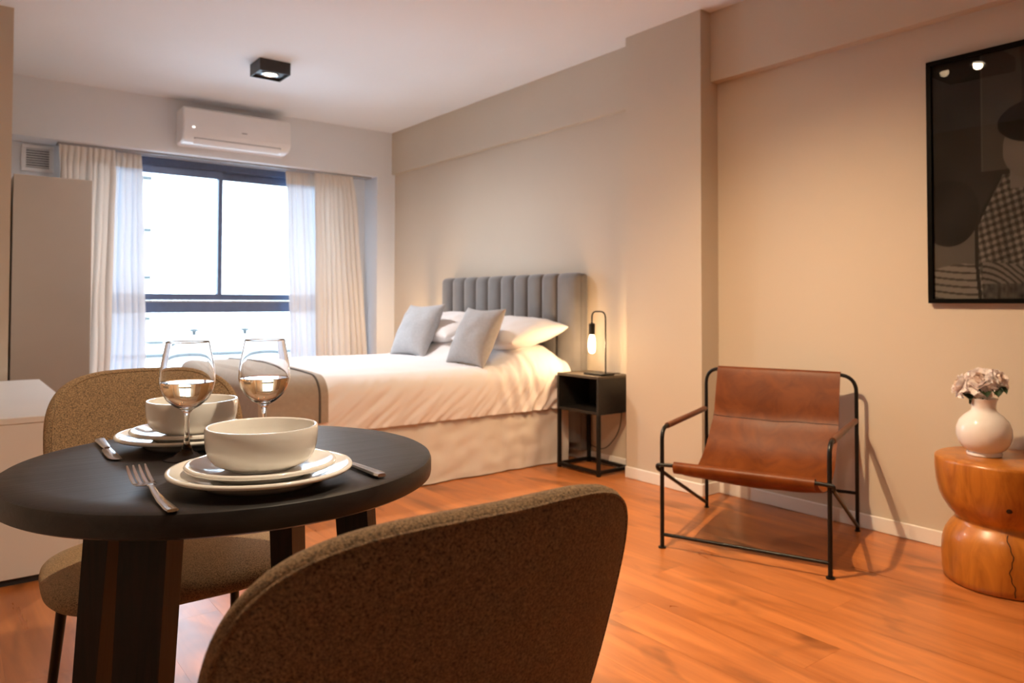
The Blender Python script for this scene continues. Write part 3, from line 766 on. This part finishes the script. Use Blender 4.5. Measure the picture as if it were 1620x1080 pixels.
# ------------------------------------------------------------------ dining table
TX, TY, TR, TZ = 0.375, 1.229, 0.3207, 0.75
tb = thing('dining_table', (TX, TY, 0), 'round black stained wooden table laid for two', 'table')
mobj('tabletop', lathe([(0, 0.716), (TR-0.006, 0.716), (TR-0.001, 0.719), (TR, 0.724), (TR, 0.742), (TR-0.002, 0.747), (TR-0.007, TZ), (TR-0.05, TZ), (0, TZ)], 128, (TX, TY, 0)), M['black_wood'], tb, True, 35)
for k in range(4):
    a = math.radians(45+90*k)
    g = G(); ca, sa = math.cos(a), math.sin(a)
    def lp(r, lx, ly, z):
        # lx along (-,-)/(+,+) axis, ly along (+,-) axis so all four legs stand parallel
        q = math.sqrt(0.5); return Vector((TX+r*ca+q*(lx+ly), TY+r*sa+q*(lx-ly), z))
    V = []
    for r, z, s in ((0.205, 0.716, 1.0), (0.262, 0.0, 0.82)):
        hx, hy = ((0.031, 0.0225), (0.031, 0.0225), (0.020, 0.034), (0.020, 0.026))[k]
        for lx, ly in ((-hx, -hy), (hx, -hy), (hx, hy), (-hx, hy)): V.append(lp(r, lx*s, ly*s, z))
    g.add((V, [(0, 1, 2, 3), (4, 5, 6, 7), (0, 1, 5, 4), (1, 2, 6, 5), (2, 3, 7, 6), (3, 0, 4, 7)]))
    g.obj('leg', M['dark_leg'], tb, False)
mobj('apron', lathe([(0.0, 0.700), (0.17, 0.700), (0.17, 0.716), (0.0, 0.716)], 40, (TX, TY, 0)), M['dark_leg'], tb, True, 30)

# ------------------------------------------------------------------ dining chairs (local: faces +Y, back at y=0)
def make_chair(loc, rz, label):
    t = thing('dining_chair', loc, label, 'chair', 'brown upholstered dining chairs', rz)
    L = dict(parent=t, local=True)
    ZM = 0.675                                                      # height of the widest line of the back
    def outline(a):
        c, s = math.cos(a), math.sin(a)
        if s >= 0: return 0.2215*spow(c, 2/3.5), 0.163*spow(s, 2/3.1)
        return 0.2215*spow(c, 2/2.8), 0.232*spow(s, 2/2.8)
    R = 0.44
    def warp(q, k=1.0):
        a, b, th = q
        sh = 1-0.18*max(0, -b/0.232)**1.5
        ph = a*sh/R; rr = R+th
        # centre of curvature lies in front of the back; th>0 is the outer face
        x = rr*math.sin(ph); y = R-rr*math.cos(ph)
        y += -0.30*(b)+0.0
        return x, y, ZM+b
    mobj('backrest', slab(outline, 0.052, warp, seg=96, p=3.2), M['boucle'], smooth=True, angle=80, **L)
    for sd in (0.0136, -0.0136):
        pp = [warp((0.962*outline(2*math.pi*k/96)[0], 0.962*outline(2*math.pi*k/96)[1], sd)) for k in range(96)]
        mobj('seam_piping', tube(pp, 0.0022, 6, closed=True), M['boucle'], smooth=True, **L)
    def so(a):
        c, s = math.cos(a), math.sin(a)
        return 0.238*spow(c, 2/3.0), 0.225*spow(s, 2/3.0)
    def sw(q):
        a, b, th = q
        e = max(0, 1-(a/0.238)**2)*max(0, 1-(b/0.225)**2)
        return a*(1-0.05*(-b/0.225)), b+0.262, 0.458+th+0.008*e*(1 if th > 0 else 0)-0.012*(b < 0)*(b/0.225)**2
    mobj('seat', slab(so, 0.074, sw, seg=96, p=2.6), M['boucle'], smooth=True, angle=80, **L)
    mobj('seat_frame', bx(-0.16, 0.16, 0.13, 0.37, 0.412, 0.426, 0.004, 1), M['black_metal'], **L)
    for sx in (-1, 1):
        for y0, y1 in ((0.40, 0.445), (0.11, 0.03)):
            mobj('leg', tube([(sx*0.175, y0, 0.420), (sx*0.205, y1, 0.0)], 0.0115, 12, 0.0085), M['black_metal'], **L)
    return t
ch = make_chair((0.3955, 1.945, 0), math.pi, 'brown upholstered dining chair on the far side of the table, facing the camera')
dup(ch, (0.364, 0.535, 0), 0, 'brown upholstered dining chair nearest the camera, seen from behind')

# ------------------------------------------------------------------ tableware
def plate(name, r, h, foot, loc, label, cat, group):
    pr = [(0, 0.003), (foot-0.006, 0.003), (foot-0.004, 0.0), (foot, 0.0), (foot+0.004, 0.004), (r*0.80, h*0.60), (r-0.003, h-0.0045), (r, h-0.0025), (r+0.0003, h-0.0005), (r-0.001, h+0.0015), (r-0.004, h+0.002), (r-0.007, h+0.0012), (r*0.83, h*0.82), (r*0.74, h*0.66), (r*0.68, 0.0105), (foot*0.8, 0.0095), (0, 0.0095)]
    o = mobj(name, lathe(pr, 96), M['ceramic'], None, True, 50); o.location = loc
    return tag(o, label, cat, group)
P1, P2 = (0.359, 1.038), (0.356, 1.388)
for c, w1 in ((P1, 'nearer'), (P2, 'farther')):
    wh = 'nearest the camera' if w1 == 'nearer' else 'on the window side of the table'
    if w1 == 'nearer':
        dp = plate('dinner_plate', 0.1235, 0.021, 0.078, (c[0], c[1], TZ), 'cream dinner plate at the bottom of the stack '+wh, 'plate', 'cream dinner plates')
        sp = plate('side_plate', 0.1005, 0.018, 0.062, (c[0], c[1], TZ+0.0098), 'smaller cream plate under the bowl '+wh, 'plate', 'smaller cream plates')
        prb = [(0, 0.004), (0.036, 0.004), (0.038, 0.0), (0.045, 0.0), (0.047, 0.003), (0.058, 0.0055), (0.069, 0.012), (0.076, 0.022), (0.0795, 0.036), (0.0805, 0.050), (0.0805, 0.0625), (0.0795, 0.0648), (0.0775, 0.0652), (0.0757, 0.0645), (0.0750, 0.0625), (0.0750, 0.050), (0.0740, 0.037), (0.0705, 0.024), (0.064, 0.0155), (0.054, 0.0100), (0.04, 0.008), (0, 0.008)]
        bw = mobj('bowl', lathe([(r*0.935, z*0.90) for r, z in prb], 96), M['ceramic'], None, True, 50); bw.location = (c[0], c[1], TZ+0.0196)
        tag(bw, 'deep cream bowl on top of the plate stack '+wh, 'bowl', 'cream bowls')
    else:
        for src, dz, lb in ((dp, 0, 'cream dinner plate at the bottom of the stack '), (sp, 0.0098, 'smaller cream plate under the bowl '), (bw, 0.0196, 'deep cream bowl on top of the plate stack ')):
            q = src.copy(); COL.objects.link(q); q.location = (c[0], c[1], TZ+dz); q['label'] = lb+wh

def make_glass(loc, label):
    t = thing('wine_glass', loc, label, 'wine glass', 'stemmed wine glasses')
    L = dict(parent=t, local=True)
    outer = [(0, 0.0), (0.0355, 0.0), (0.0365, 0.0012), (0.034, 0.0028), (0.022, 0.0062), (0.010, 0.0125), (0.0052, 0.022), (0.0040, 0.034), (0.0038, 0.060), (0.0046, 0.072), (0.009, 0.0775), (0.020, 0.0835), (0.031, 0.0935), (0.0385, 0.1065), (0.0418, 0.121), (0.0412, 0.138), (0.0385, 0.156), (0.0348, 0.174), (0.0331, 0.1842), (0.0329, 0.1852), (0.0326, 0.1862), (0.0322, 0.1865)]
    inner = [(0.0319, 0.1862), (0.0318, 0.1852), (0.0320, 0.1842), (0.0337, 0.174), (0.0374, 0.156), (0.0401, 0.138), (0.0407, 0.121), (0.0374, 0.107), (0.0300, 0.0950), (0.0192, 0.0855), (0.008, 0.0805), (0, 0.0795)]
    mobj('glass_body', lathe(outer+inner, 64), M['glass'], smooth=True, angle=60, **L)
    # the wine, a hair inside the wall
    k = 0.9995
    w = [(0, 0.0798), (0.008, 0.0808), (0.0191, 0.0858), (0.0299, 0.0953), (0.0373, 0.1073), (0.0405, 0.1195), (0.0403, 0.1222), (0.0395, 0.1215), (0, 0.1215)]
    mobj('wine', lathe([(r*0.992, z+0.0001) for r, z in w], 64), M['wine'], smooth=True, angle=40, **L)
    return t
gl = make_glass((0.3155, 1.262, TZ), 'stemmed glass of rose wine standing left, in front of the far bowl')
dup(gl, (0.437, 1.255, TZ), label='stemmed glass of rose wine standing right, behind the near bowl')

def strip(secs, nseg=8):
    """a flat metal bar: list of (s, halfwidth, z, thickness, xoffset) along y"""
    V, F = [], []
    for s, hw, z, th, xo in secs:
        for k in range(nseg):
            a = 2*math.pi*k/nseg
            V.append(Vector((xo+hw*spow(math.cos(a), 0.7), s, z+th/2*spow(math.sin(a), 0.7))))
    n = len(secs)
    for i in range(n-1):
        for k in range(nseg):
            F.append((i*nseg+k, i*nseg+(k+1) % nseg, (i+1)*nseg+(k+1) % nseg, (i+1)*nseg+k))
    F.append(tuple(range(nseg))[::-1]); F.append(tuple((n-1)*nseg+k for k in range(nseg)))
    return V, F
def tune(z): return TZ+z
t = thing('fork', (0.222, 0.947, TZ), 'steel dinner fork lying left of the nearest place setting', 'fork', None, 0.02)
L = dict(parent=t, local=True)
mobj('handle', strip([(0.0, 0.0070, 0.0030, 0.004, 0), (0.010, 0.0078, 0.0030, 0.004, 0), (0.050, 0.0060, 0.0036, 0.004, 0), (0.082, 0.0042, 0.0070, 0.0035, 0), (0.102, 0.0036, 0.0120, 0.003, 0), (0.112, 0.0048, 0.0118, 0.0026, 0)]), M['steel'], **L)
mobj('head', strip([(0.110, 0.0048, 0.0120, 0.0026, 0), (0.117, 0.0100, 0.0105, 0.0024, 0), (0.128, 0.0132, 0.0085, 0.0022, 0), (0.144, 0.0136, 0.0078, 0.0020, 0)], 12), M['steel'], **L)
for k in range(4):
    xo = -0.0114+k*0.0076
    mobj('tine', strip([(0.142, 0.0027, 0.0079, 0.002, xo), (0.160, 0.0026, 0.0112, 0.0020, xo), (0.178, 0.0022, 0.0175, 0.0018, xo), (0.190, 0.0012, 0.0240, 0.0012, xo)], 6), M['steel'], **L)
def make_knife(loc, rz, label):
    t = thing('knife', loc, label, 'knife', 'steel table knives', rz)
    L = dict(parent=t, local=True)
    mobj('handle', strip([(0.0, 0.0065, 0.0042, 0.0065, 0), (0.004, 0.0085, 0.0042, 0.0080, 0), (0.015, 0.0088, 0.0042, 0.0080, 0), (0.06, 0.0072, 0.0042, 0.0072, 0), (0.095, 0.0058, 0.0042, 0.0066, 0), (0.100, 0.0050, 0.0042, 0.006, 0)]), M['steel'], **L)
    mobj('blade', strip([(0.099, 0.0050, 0.0040, 0.004, 0), (0.106, 0.0085, 0.0036, 0.0026, 0.001), (0.15, 0.0095, 0.0032, 0.0020, 0.001), (0.185, 0.0095, 0.0030, 0.0018, 0.0005), (0.198, 0.0065, 0.0028, 0.0016, -0.002), (0.203, 0.002, 0.0028, 0.0014, -0.005)]), M['steel'], **L)
    return t
kn = make_knife((0.500, 0.952, TZ), 0.02, 'steel knife lying right of the nearest place setting')
dup(kn, (0.2285, 1.505, TZ), math.pi-0.03, 'steel knife lying beside the plate on the far left of the table')

# ------------------------------------------------------------------ leather sling chair
FL, FR, BL, BR = Vector((2.353, 2.048, 0)), Vector((2.577, 1.450, 0)), Vector((2.989, 2.318, 0)), Vector((3.205, 1.676, 0))
lc = thing('lounge_chair', ((FL+BR)/2), 'low cognac leather sling armchair on a thin black steel frame, before the right wall', 'armchair')
Z = lambda p, z: Vector((p.x, p.y, z))
RT_ = 0.0085
bk = fillet([Z(BL, 0.004), Z(BL, 0.680), Z(BR, 0.680), Z(BR, 0.004)], 0.075, 8)
mobj('back_frame', tube(bk, RT_, 12), M['black_metal'], lc)
for F_, B_ in ((FL, BL), (FR, BR)):
    pth = fillet([Z(F_, 0.004), Z(F_, 0.487), Z(B_, 0.485)], 0.055, 8)
    mobj('arm_frame', tube(pth, RT_, 12), M['black_metal'], lc)
    d = (B_-F_).normalized()
    a0, a1 = Z(F_+d*0.07, 0.487), Z(B_-d*0.035, 0.4855)
    mobj('arm_wrap', tube([a0.lerp(a1, k/8) for k in range(9)], 0.0125, 12), M['leather_dark'], lc)
    mobj('foot_pad', lathe([(0, 0), (0.016, 0), (0.016, 0.006), (0, 0.006)], 16, (F_.x, F_.y, 0)), M['black_metal'], lc)
    mobj('foot_pad', lathe([(0, 0), (0.012, 0), (0.012, 0.004), (0, 0.004)], 16, (B_.x, B_.y, 0)), M['black_metal'], lc)
ow = (FR-FL).normalized(); fd = ((FL-BL).normalized()+(FR-BR).normalized()).normalized()
rail = fillet([Z(BL, 0.022), Z(FL-ow*0.014+fd*0.012, 0.322), Z(FL-ow*0.016+fd*0.016, 0.338), Z(FL+ow*0.03, 0.338), Z(FR-ow*0.03, 0.338), Z(FR+ow*0.016+fd*0.016, 0.338), Z(FR+ow*0.014+fd*0.012, 0.322), Z(BR, 0.022)], 0.02, 5)
mobj('front_rail', tube(rail, 0.0078, 12), M['black_metal'], lc)
mobj('stretcher', tube([Z(FL, 0.055), Z(FR, 0.055)], 0.0072, 10), M['black_metal'], lc)
mobj('rear_bar', tube([Z(BL, 0.165), Z(BR, 0.165)], 0.0072, 10), M['black_metal'], lc)
# sling: profile from the top bar down and forward to the front rail, returning underneath
prof = [(0.000, 0.690), (0.012, 0.685), (0.030, 0.640), (0.060, 0.550), (0.087, 0.468), (0.145, 0.398), (0.215, 0.327), (0.300, 0.280), (0.380, 0.258), (0.460, 0.257), (0.540, 0.275), (0.610, 0.310), (0.650, 0.339), (0.668, 0.350), (0.679, 0.347), (0.685, 0.339), (0.685, 0.328), (0.679, 0.318), (0.668, 0.310)]
def catmull(P, m):
    out = []
    for i in range(len(P)-1):
        p0, p1, p2, p3 = P[max(i-1, 0)], P[i], P[i+1], P[min(i+2, len(P)-1)]
        for k in range(m):
            t = k/m
            out.append(tuple(0.5*((2*p1[c])+(-p0[c]+p2[c])*t+(2*p0[c]-5*p1[c]+4*p2[c]-p3[c])*t*t+(-p0[c]+3*p1[c]-3*p2[c]+p3[c])*t**3) for c in range(2)))
    out.append(P[-1]); return out
SP = catmull(prof, 4); NS = len(SP)
Lf = ((FL-BL).length+(FR-BR).length)/2
def sling(u, v, off=0.0):
    d, z = SP[min(NS-1, int(round(v*(NS-1))))]
    ins = 0.050+0.012*sstep(0.3, 0.0, d)
    k = d/0.672
    a = BL.lerp(FL, k); b = BR.lerp(FR, k)
    w = (b-a); wl = w.length; w.normalize()
    p = a+w*(ins+(wl-2*ins)*u)
    sag = -0.016*math.sin(math.pi*u)*sstep(0.02, 0.2, d)*sstep(0.66, 0.5, d)
    wr = 0.006*NZ(Vector((u*5, v*3, 1.1)))*sstep(0.02, 0.1, d)*sstep(0.66, 0.6, d)
    fw_ = 0.0035*NZ(Vector((u*9, v*1.5, 3.3)))*sstep(0.01, 0.04, d)*sstep(0.12, 0.06, d)
    q = Vector((p.x+fw_, p.y, z+sag+wr))
    return q
n1, n2 = 24, NS-1
VA, FA = grid(lambda u, v: sling(u, v), n1, n2)
# thickness downwards/backwards
nrm = []
for i in range(n1+1):
    for j in range(n2+1):
        a = VA[i*(n2+1)+max(j-1, 0)]; b = VA[i*(n2+1)+min(j+1, n2)]
        t_ = (b-a).normalized(); nn = t_.cross((BR-BL).normalized()).normalized(); nrm.append(nn)
VB = [p+n*0.004 for p, n in zip(VA, nrm)]
o_ = len(VA); B = border(n1, n2)
FF = list(FA)+[tuple(i+o_ for i in f[::-1]) for f in FA]+[(B[k], B[(k+1) % len(B)], B[(k+1) % len(B)]+o_, B[k]+o_) for k in range(len(B))]
sl = mobj('leather_sling', (VA+VB, FF), M['leather'], lc, True, 60)
js = 16
seam = [sling(u/24, js/(NS-1)) + nrm[js]*0.0040 for u in range(25)]
mobj('seam', tube(seam, 0.0022, 6), M['leather_seam'], sl)

# ------------------------------------------------------------------ picture (left half in view): a plain monochrome stand-in print
pic = thing('framed_picture', (XW, 1.04, 1.5), 'large black framed monochrome print hanging on the right wall', 'picture')
ay0, ay1, az0, az1 = 0.690, 1.390, 1.000, 2.004
fx = XW-0.030; fwid = 0.018
g = G()
g.add(bx(fx, XW, ay0, ay1, az1-fwid, az1, 0.001, 1)); g.add(bx(fx, XW, ay0, ay1, az0, az0+fwid, 0.001, 1))
g.add(bx(fx, XW, ay0, ay0+fwid, az0+fwid, az1-fwid)); g.add(bx(fx, XW, ay1-fwid, ay1, az0+fwid, az1-fwid))
g.obj('frame', M['frame_black'], pic, False)
NA, NB = 200, 290
def ell(a, b, ca, cb, ra, rb): return ((a-ca)/ra)**2+((b-cb)/rb)**2
def art(a, b):
    """a: 0 left..1 right of the print, b: 0 bottom..1 top; plain seated figure in a checked shawl"""
    n = NZ(Vector((a*6, b*8, 0.5)))*0.010
    v = 0.026+n
    if a > 0.27 and b > 0.52: v = 0.058+n*1.2-0.02*abs(a-0.40)
    if 0.27 < a < 0.285 and b > 0.52: v = 0.075
    if a > 0.47+0.02*math.sin(b*9) and b > 0.62: v = 0.034+n
    if b < 0.34 and a < 0.30: v = 0.075+0.05*b+n
    if ell(a, b, 0.09, 0.36, 0.17, 0.14) < 1: v = 0.018+n
    # bench cloth, striped
    if b < 0.125+0.02*math.sin(a*9) and a < 0.31:
        v = 0.16 if (b*34+0.6*math.sin(a*6)) % 1 > 0.32 else 0.055
    # shawl
    sh_l = 0.25-0.02*math.sin(b*7)+0.55*max(0, b-0.30)
    if b < 0.50 and a > sh_l and a < 0.92:
        q = (a*1.0+b*0.25); w = (b-0.22*a)
        c = ((q*26) % 1 < 0.5) + ((w*34) % 1 < 0.5)
        v = (0.030, 0.072, 0.15)[c]
        v *= 0.75+0.5*NZ(Vector((a*9, b*5, 3)))+0.25
        if a < sh_l+0.02: v = 0.02
    if b < 0.15-0.09*(a-0.3) and a > 0.27:
        v = 0.12 if ((b*40+a*13+math.sin(a*14)) % 1) > 0.4 else 0.035
    if b < 0.06 and a > 0.27: v = 0.05+0.04*NZ(Vector((a*60, b*40, 1)))
    if a > 0.58 and 0.16 < b < 0.46 and a < 0.80 and a > 0.58+0.2*(0.46-b): v = 0.20+n*2
    # head: plain, turned away, short dark hair
    if 0.42 < a < 0.66 and 0.44 < b < 0.56: v = 0.13+n
    if ell(a, b, 0.54, 0.595, 0.155, 0.125) < 1: v = 0.155-0.12*(0.54-a)-0.25*abs(b-0.59)+n
    if ell(a, b, 0.56, 0.70, 0.20, 0.085) < 1 or (ell(a, b, 0.66, 0.62, 0.11, 0.15) < 1): v = 0.012+abs(n)
    return max(0.003, v*0.85)
V, F = grid(lambda u, w: (XW-0.014, ay1-fwid-u*(ay1-ay0-2*fwid), az0+fwid+w*(az1-az0-2*fwid)), NA, NB)
pr_ = mobj('print', (V, F), simple('tmp', (0.1, 0.1, 0.1)), pic, False)
m, nt, p = new_mat('monochrome_print')
at = N(nt, 'ShaderNodeVertexColor'); at.layer_name = 'ink'
nt.links.new(at.outputs[0], p.inputs['Base Color']); p.inputs['Roughness'].default_value = 0.9; p.inputs['Specular IOR Level'].default_value = 0.03
pr_.data.materials[0] = m
ca = pr_.data.color_attributes.new('ink', 'FLOAT_COLOR', 'POINT')
buf = []
for i in range(NA+1):
    for j in range(NB+1):
        k = art(i/NA, j/NB); buf += [k*1.12, k*1.0, k*0.88, 1.0]
ca.data.foreach_set('color', buf)
mobj('glazing', bx(XW-0.021, XW-0.0185, ay0+fwid, ay1-fwid, az0+fwid, az1-fwid), M['picture_glass'], pic, False)

# ------------------------------------------------------------------ carved stump table, vase, peonies
SX, SY = 3.048, 1.052
t = thing('stump_stool', (SX, SY, 0), 'hourglass stool carved from honey coloured solid wood by the right wall', 'stool')
prof = [(0, 0.0), (0.185, 0.0), (0.194, 0.006), (0.199, 0.03), (0.201, 0.09), (0.199, 0.135), (0.190, 0.168), (0.176, 0.192), (0.163, 0.208), (0.156, 0.219), (0.155, 0.226), (0.160, 0.234), (0.176, 0.251), (0.196, 0.282), (0.208, 0.312), (0.216, 0.350), (0.220, 0.400), (0.2205, 0.432), (0.218, 0.440), (0.212, 0.444), (0.15, 0.445), (0, 0.445)]
mobj('body', lathe(prof, 96, (SX, SY, 0), lambda a, z: 0.008*math.sin(2*a+1)+0.004*math.sin(5*a+z*6)), M['stump'], t, True, 50)
def on_stump(u_ang, z, r): return Vector((SX+r*math.cos(u_ang), SY+r*math.sin(u_ang), z))
ang = math.radians(206)
crack = []
for k in range(24):
    z = 0.004+k/23*0.205
    rr = np.interp(z, [p[1] for p in prof[1:11]], [p[0] for p in prof[1:11]])
    a = ang+0.03*math.sin(k*0.5)+0.012*math.sin(k*1.7)-0.05*k/23
    rr *= 1+0.008*math.sin(2*a+1)+0.004*math.sin(5*a+z*6)
    crack.append(on_stump(a, z, rr-0.0012))
mobj('crack', tube(crack, 0.0022, 5), M['knot'], t)
a = math.radians(203); z = 0.300; rr = 0.2035*(1+0.008*math.sin(2*a+1)+0.004*math.sin(5*a+z*6))
mobj('knot', xf(lathe([(0, 0.002), (0.006, 0.0016), (0.009, 0.0), (0.010, -0.004), (0, -0.004)], 14), Matrix.Translation(on_stump(a, z, rr)) @ Vector((math.cos(a), math.sin(a), -0.4)).to_track_quat('Z', 'Y').to_matrix().to_4x4()), M['knot'], t)

VX, VY, VZ = 3.035, 1.110, 0.445
vs = mobj('vase', lathe([(0, 0.0), (0.052, 0.0), (0.056, 0.002), (0.057, 0.010), (0.054, 0.016), (0.068, 0.026), (0.083, 0.048), (0.0895, 0.075), (0.0885, 0.100), (0.079, 0.126), (0.062, 0.146), (0.046, 0.158), (0.040, 0.166), (0.039, 0.176), (0.042, 0.195), (0.047, 0.207), (0.045, 0.208), (0.040, 0.195), (0.036, 0.176), (0.037, 0.166), (0.058, 0.144), (0.082, 0.100), (0.078, 0.055), (0.05, 0.02), (0, 0.015)], 64), M['vase'], None, True, 50)
vs.location = (VX, VY, VZ); tag(vs, 'squat glossy white vase on the wooden stump stool', 'vase')
# petals: one cupped petal mesh of each size, shared
def petal_vf(w, h, cup):
    def pt(u, v):
        s = 2*u-1; ww = w*math.sin(math.pi*min(1, 0.12+0.80*v))**0.6
        return ww*s, cup*(v*v*0.9)*h*0.5-0.25*w*s*s*(0.3+v)+0.05*h*math.sin(s*7+v*3)*v, h*v*(1-0.10*s*s)
    return grid(pt, 6, 6)
pet = {}
for nm, w, h, c in (('outer', 0.031, 0.047, 1.0), ('mid', 0.027, 0.041, 0.2), ('inner', 0.019, 0.033, -0.5)):
    q = mobj('petal', petal_vf(w, h, c), M['petal_core'] if nm == 'inner' else M['petal'], None, True, 80); pet[nm] = q.data; bpy.data.objects.remove(q)
def peony(head, axis, size, label, n, leaves):
    head = Vector(head); base = Vector((VX, VY, VZ+0.18))
    t = thing('peony', base, label, 'flower', 'blush peonies in the white vase')
    mobj('stem', tube(fillet([(VX+0.3*(head.x-VX), VY+0.3*(head.y-VY), VZ+0.06), base, head], 0.05, 5), 0.0032, 6), M['stem'], t)
    Q = Vector(axis).normalized().to_track_quat('Z', 'Y').to_matrix().to_4x4()
    rnd = random.Random(n)
    rows = (('inner', 5, 10, 0.004), ('inner', 5, 22, 0.007), ('mid', 6, 36, 0.010), ('mid', 6, 52, 0.012), ('outer', 7, 70, 0.012), ('outer', 7, 90, 0.010), ('outer', 6, 106, 0.008))
    for kind, cnt, tilt, r in rows:
        for k in range(cnt):
            a = 2*math.pi*(k+rnd.random()*0.5)/cnt
            o = bpy.data.objects.new('petal', pet[kind]); COL.objects.link(o); o.parent = t
            o.matrix_local = Matrix.Translation(head-base) @ Q @ Matrix.Rotation(a, 4, 'Z') @ Matrix.Translation((0, r*size, 0)) @ Matrix.Rotation(-math.radians(tilt+rnd.uniform(-9, 9)), 4, 'X') @ Matrix.Scale(size*rnd.uniform(0.9, 1.1), 4)
    for (dx, dy, dz, ln) in leaves:
        d = Vector((dx, dy, dz)).normalized()
        def lf(u, v):
            s = 2*u-1; return 0.30*ln*s*math.sin(math.pi*min(1, v*0.97+0.02))**0.8, ln*v, 0.10*ln*abs(s)-0.25*ln*v*v
        vf = xf(grid(lf, 6, 8), Matrix.Translation(head-Vector((0, 0, 0.018))) @ d.to_track_quat('Y', 'Z').to_matrix().to_4x4())
        mobj('leaf', vf, M['leaf'], t, True, 80)
    return t
peony((3.020, 1.110, 0.715), (-0.72, 0.02, 0.66), 1.08, 'large open blush peony at the middle of the white vase', 1, [(-0.4, 0.55, -0.75, 0.075), (-0.7, -0.5, -0.25, 0.07)])
peony((3.020, 1.172, 0.695), (-0.40, 0.80, 0.42), 0.88, 'blush peony leaning left out of the white vase', 2, [(-0.55, -0.6, -0.30, 0.06)])
peony((3.030, 1.066, 0.722), (-0.30, -0.85, 0.55), 0.78, 'small half open peony leaning right out of the white vase', 3, [(-0.5, -0.8, -0.25, 0.055), (-0.6, -0.3, -0.35, 0.06)])
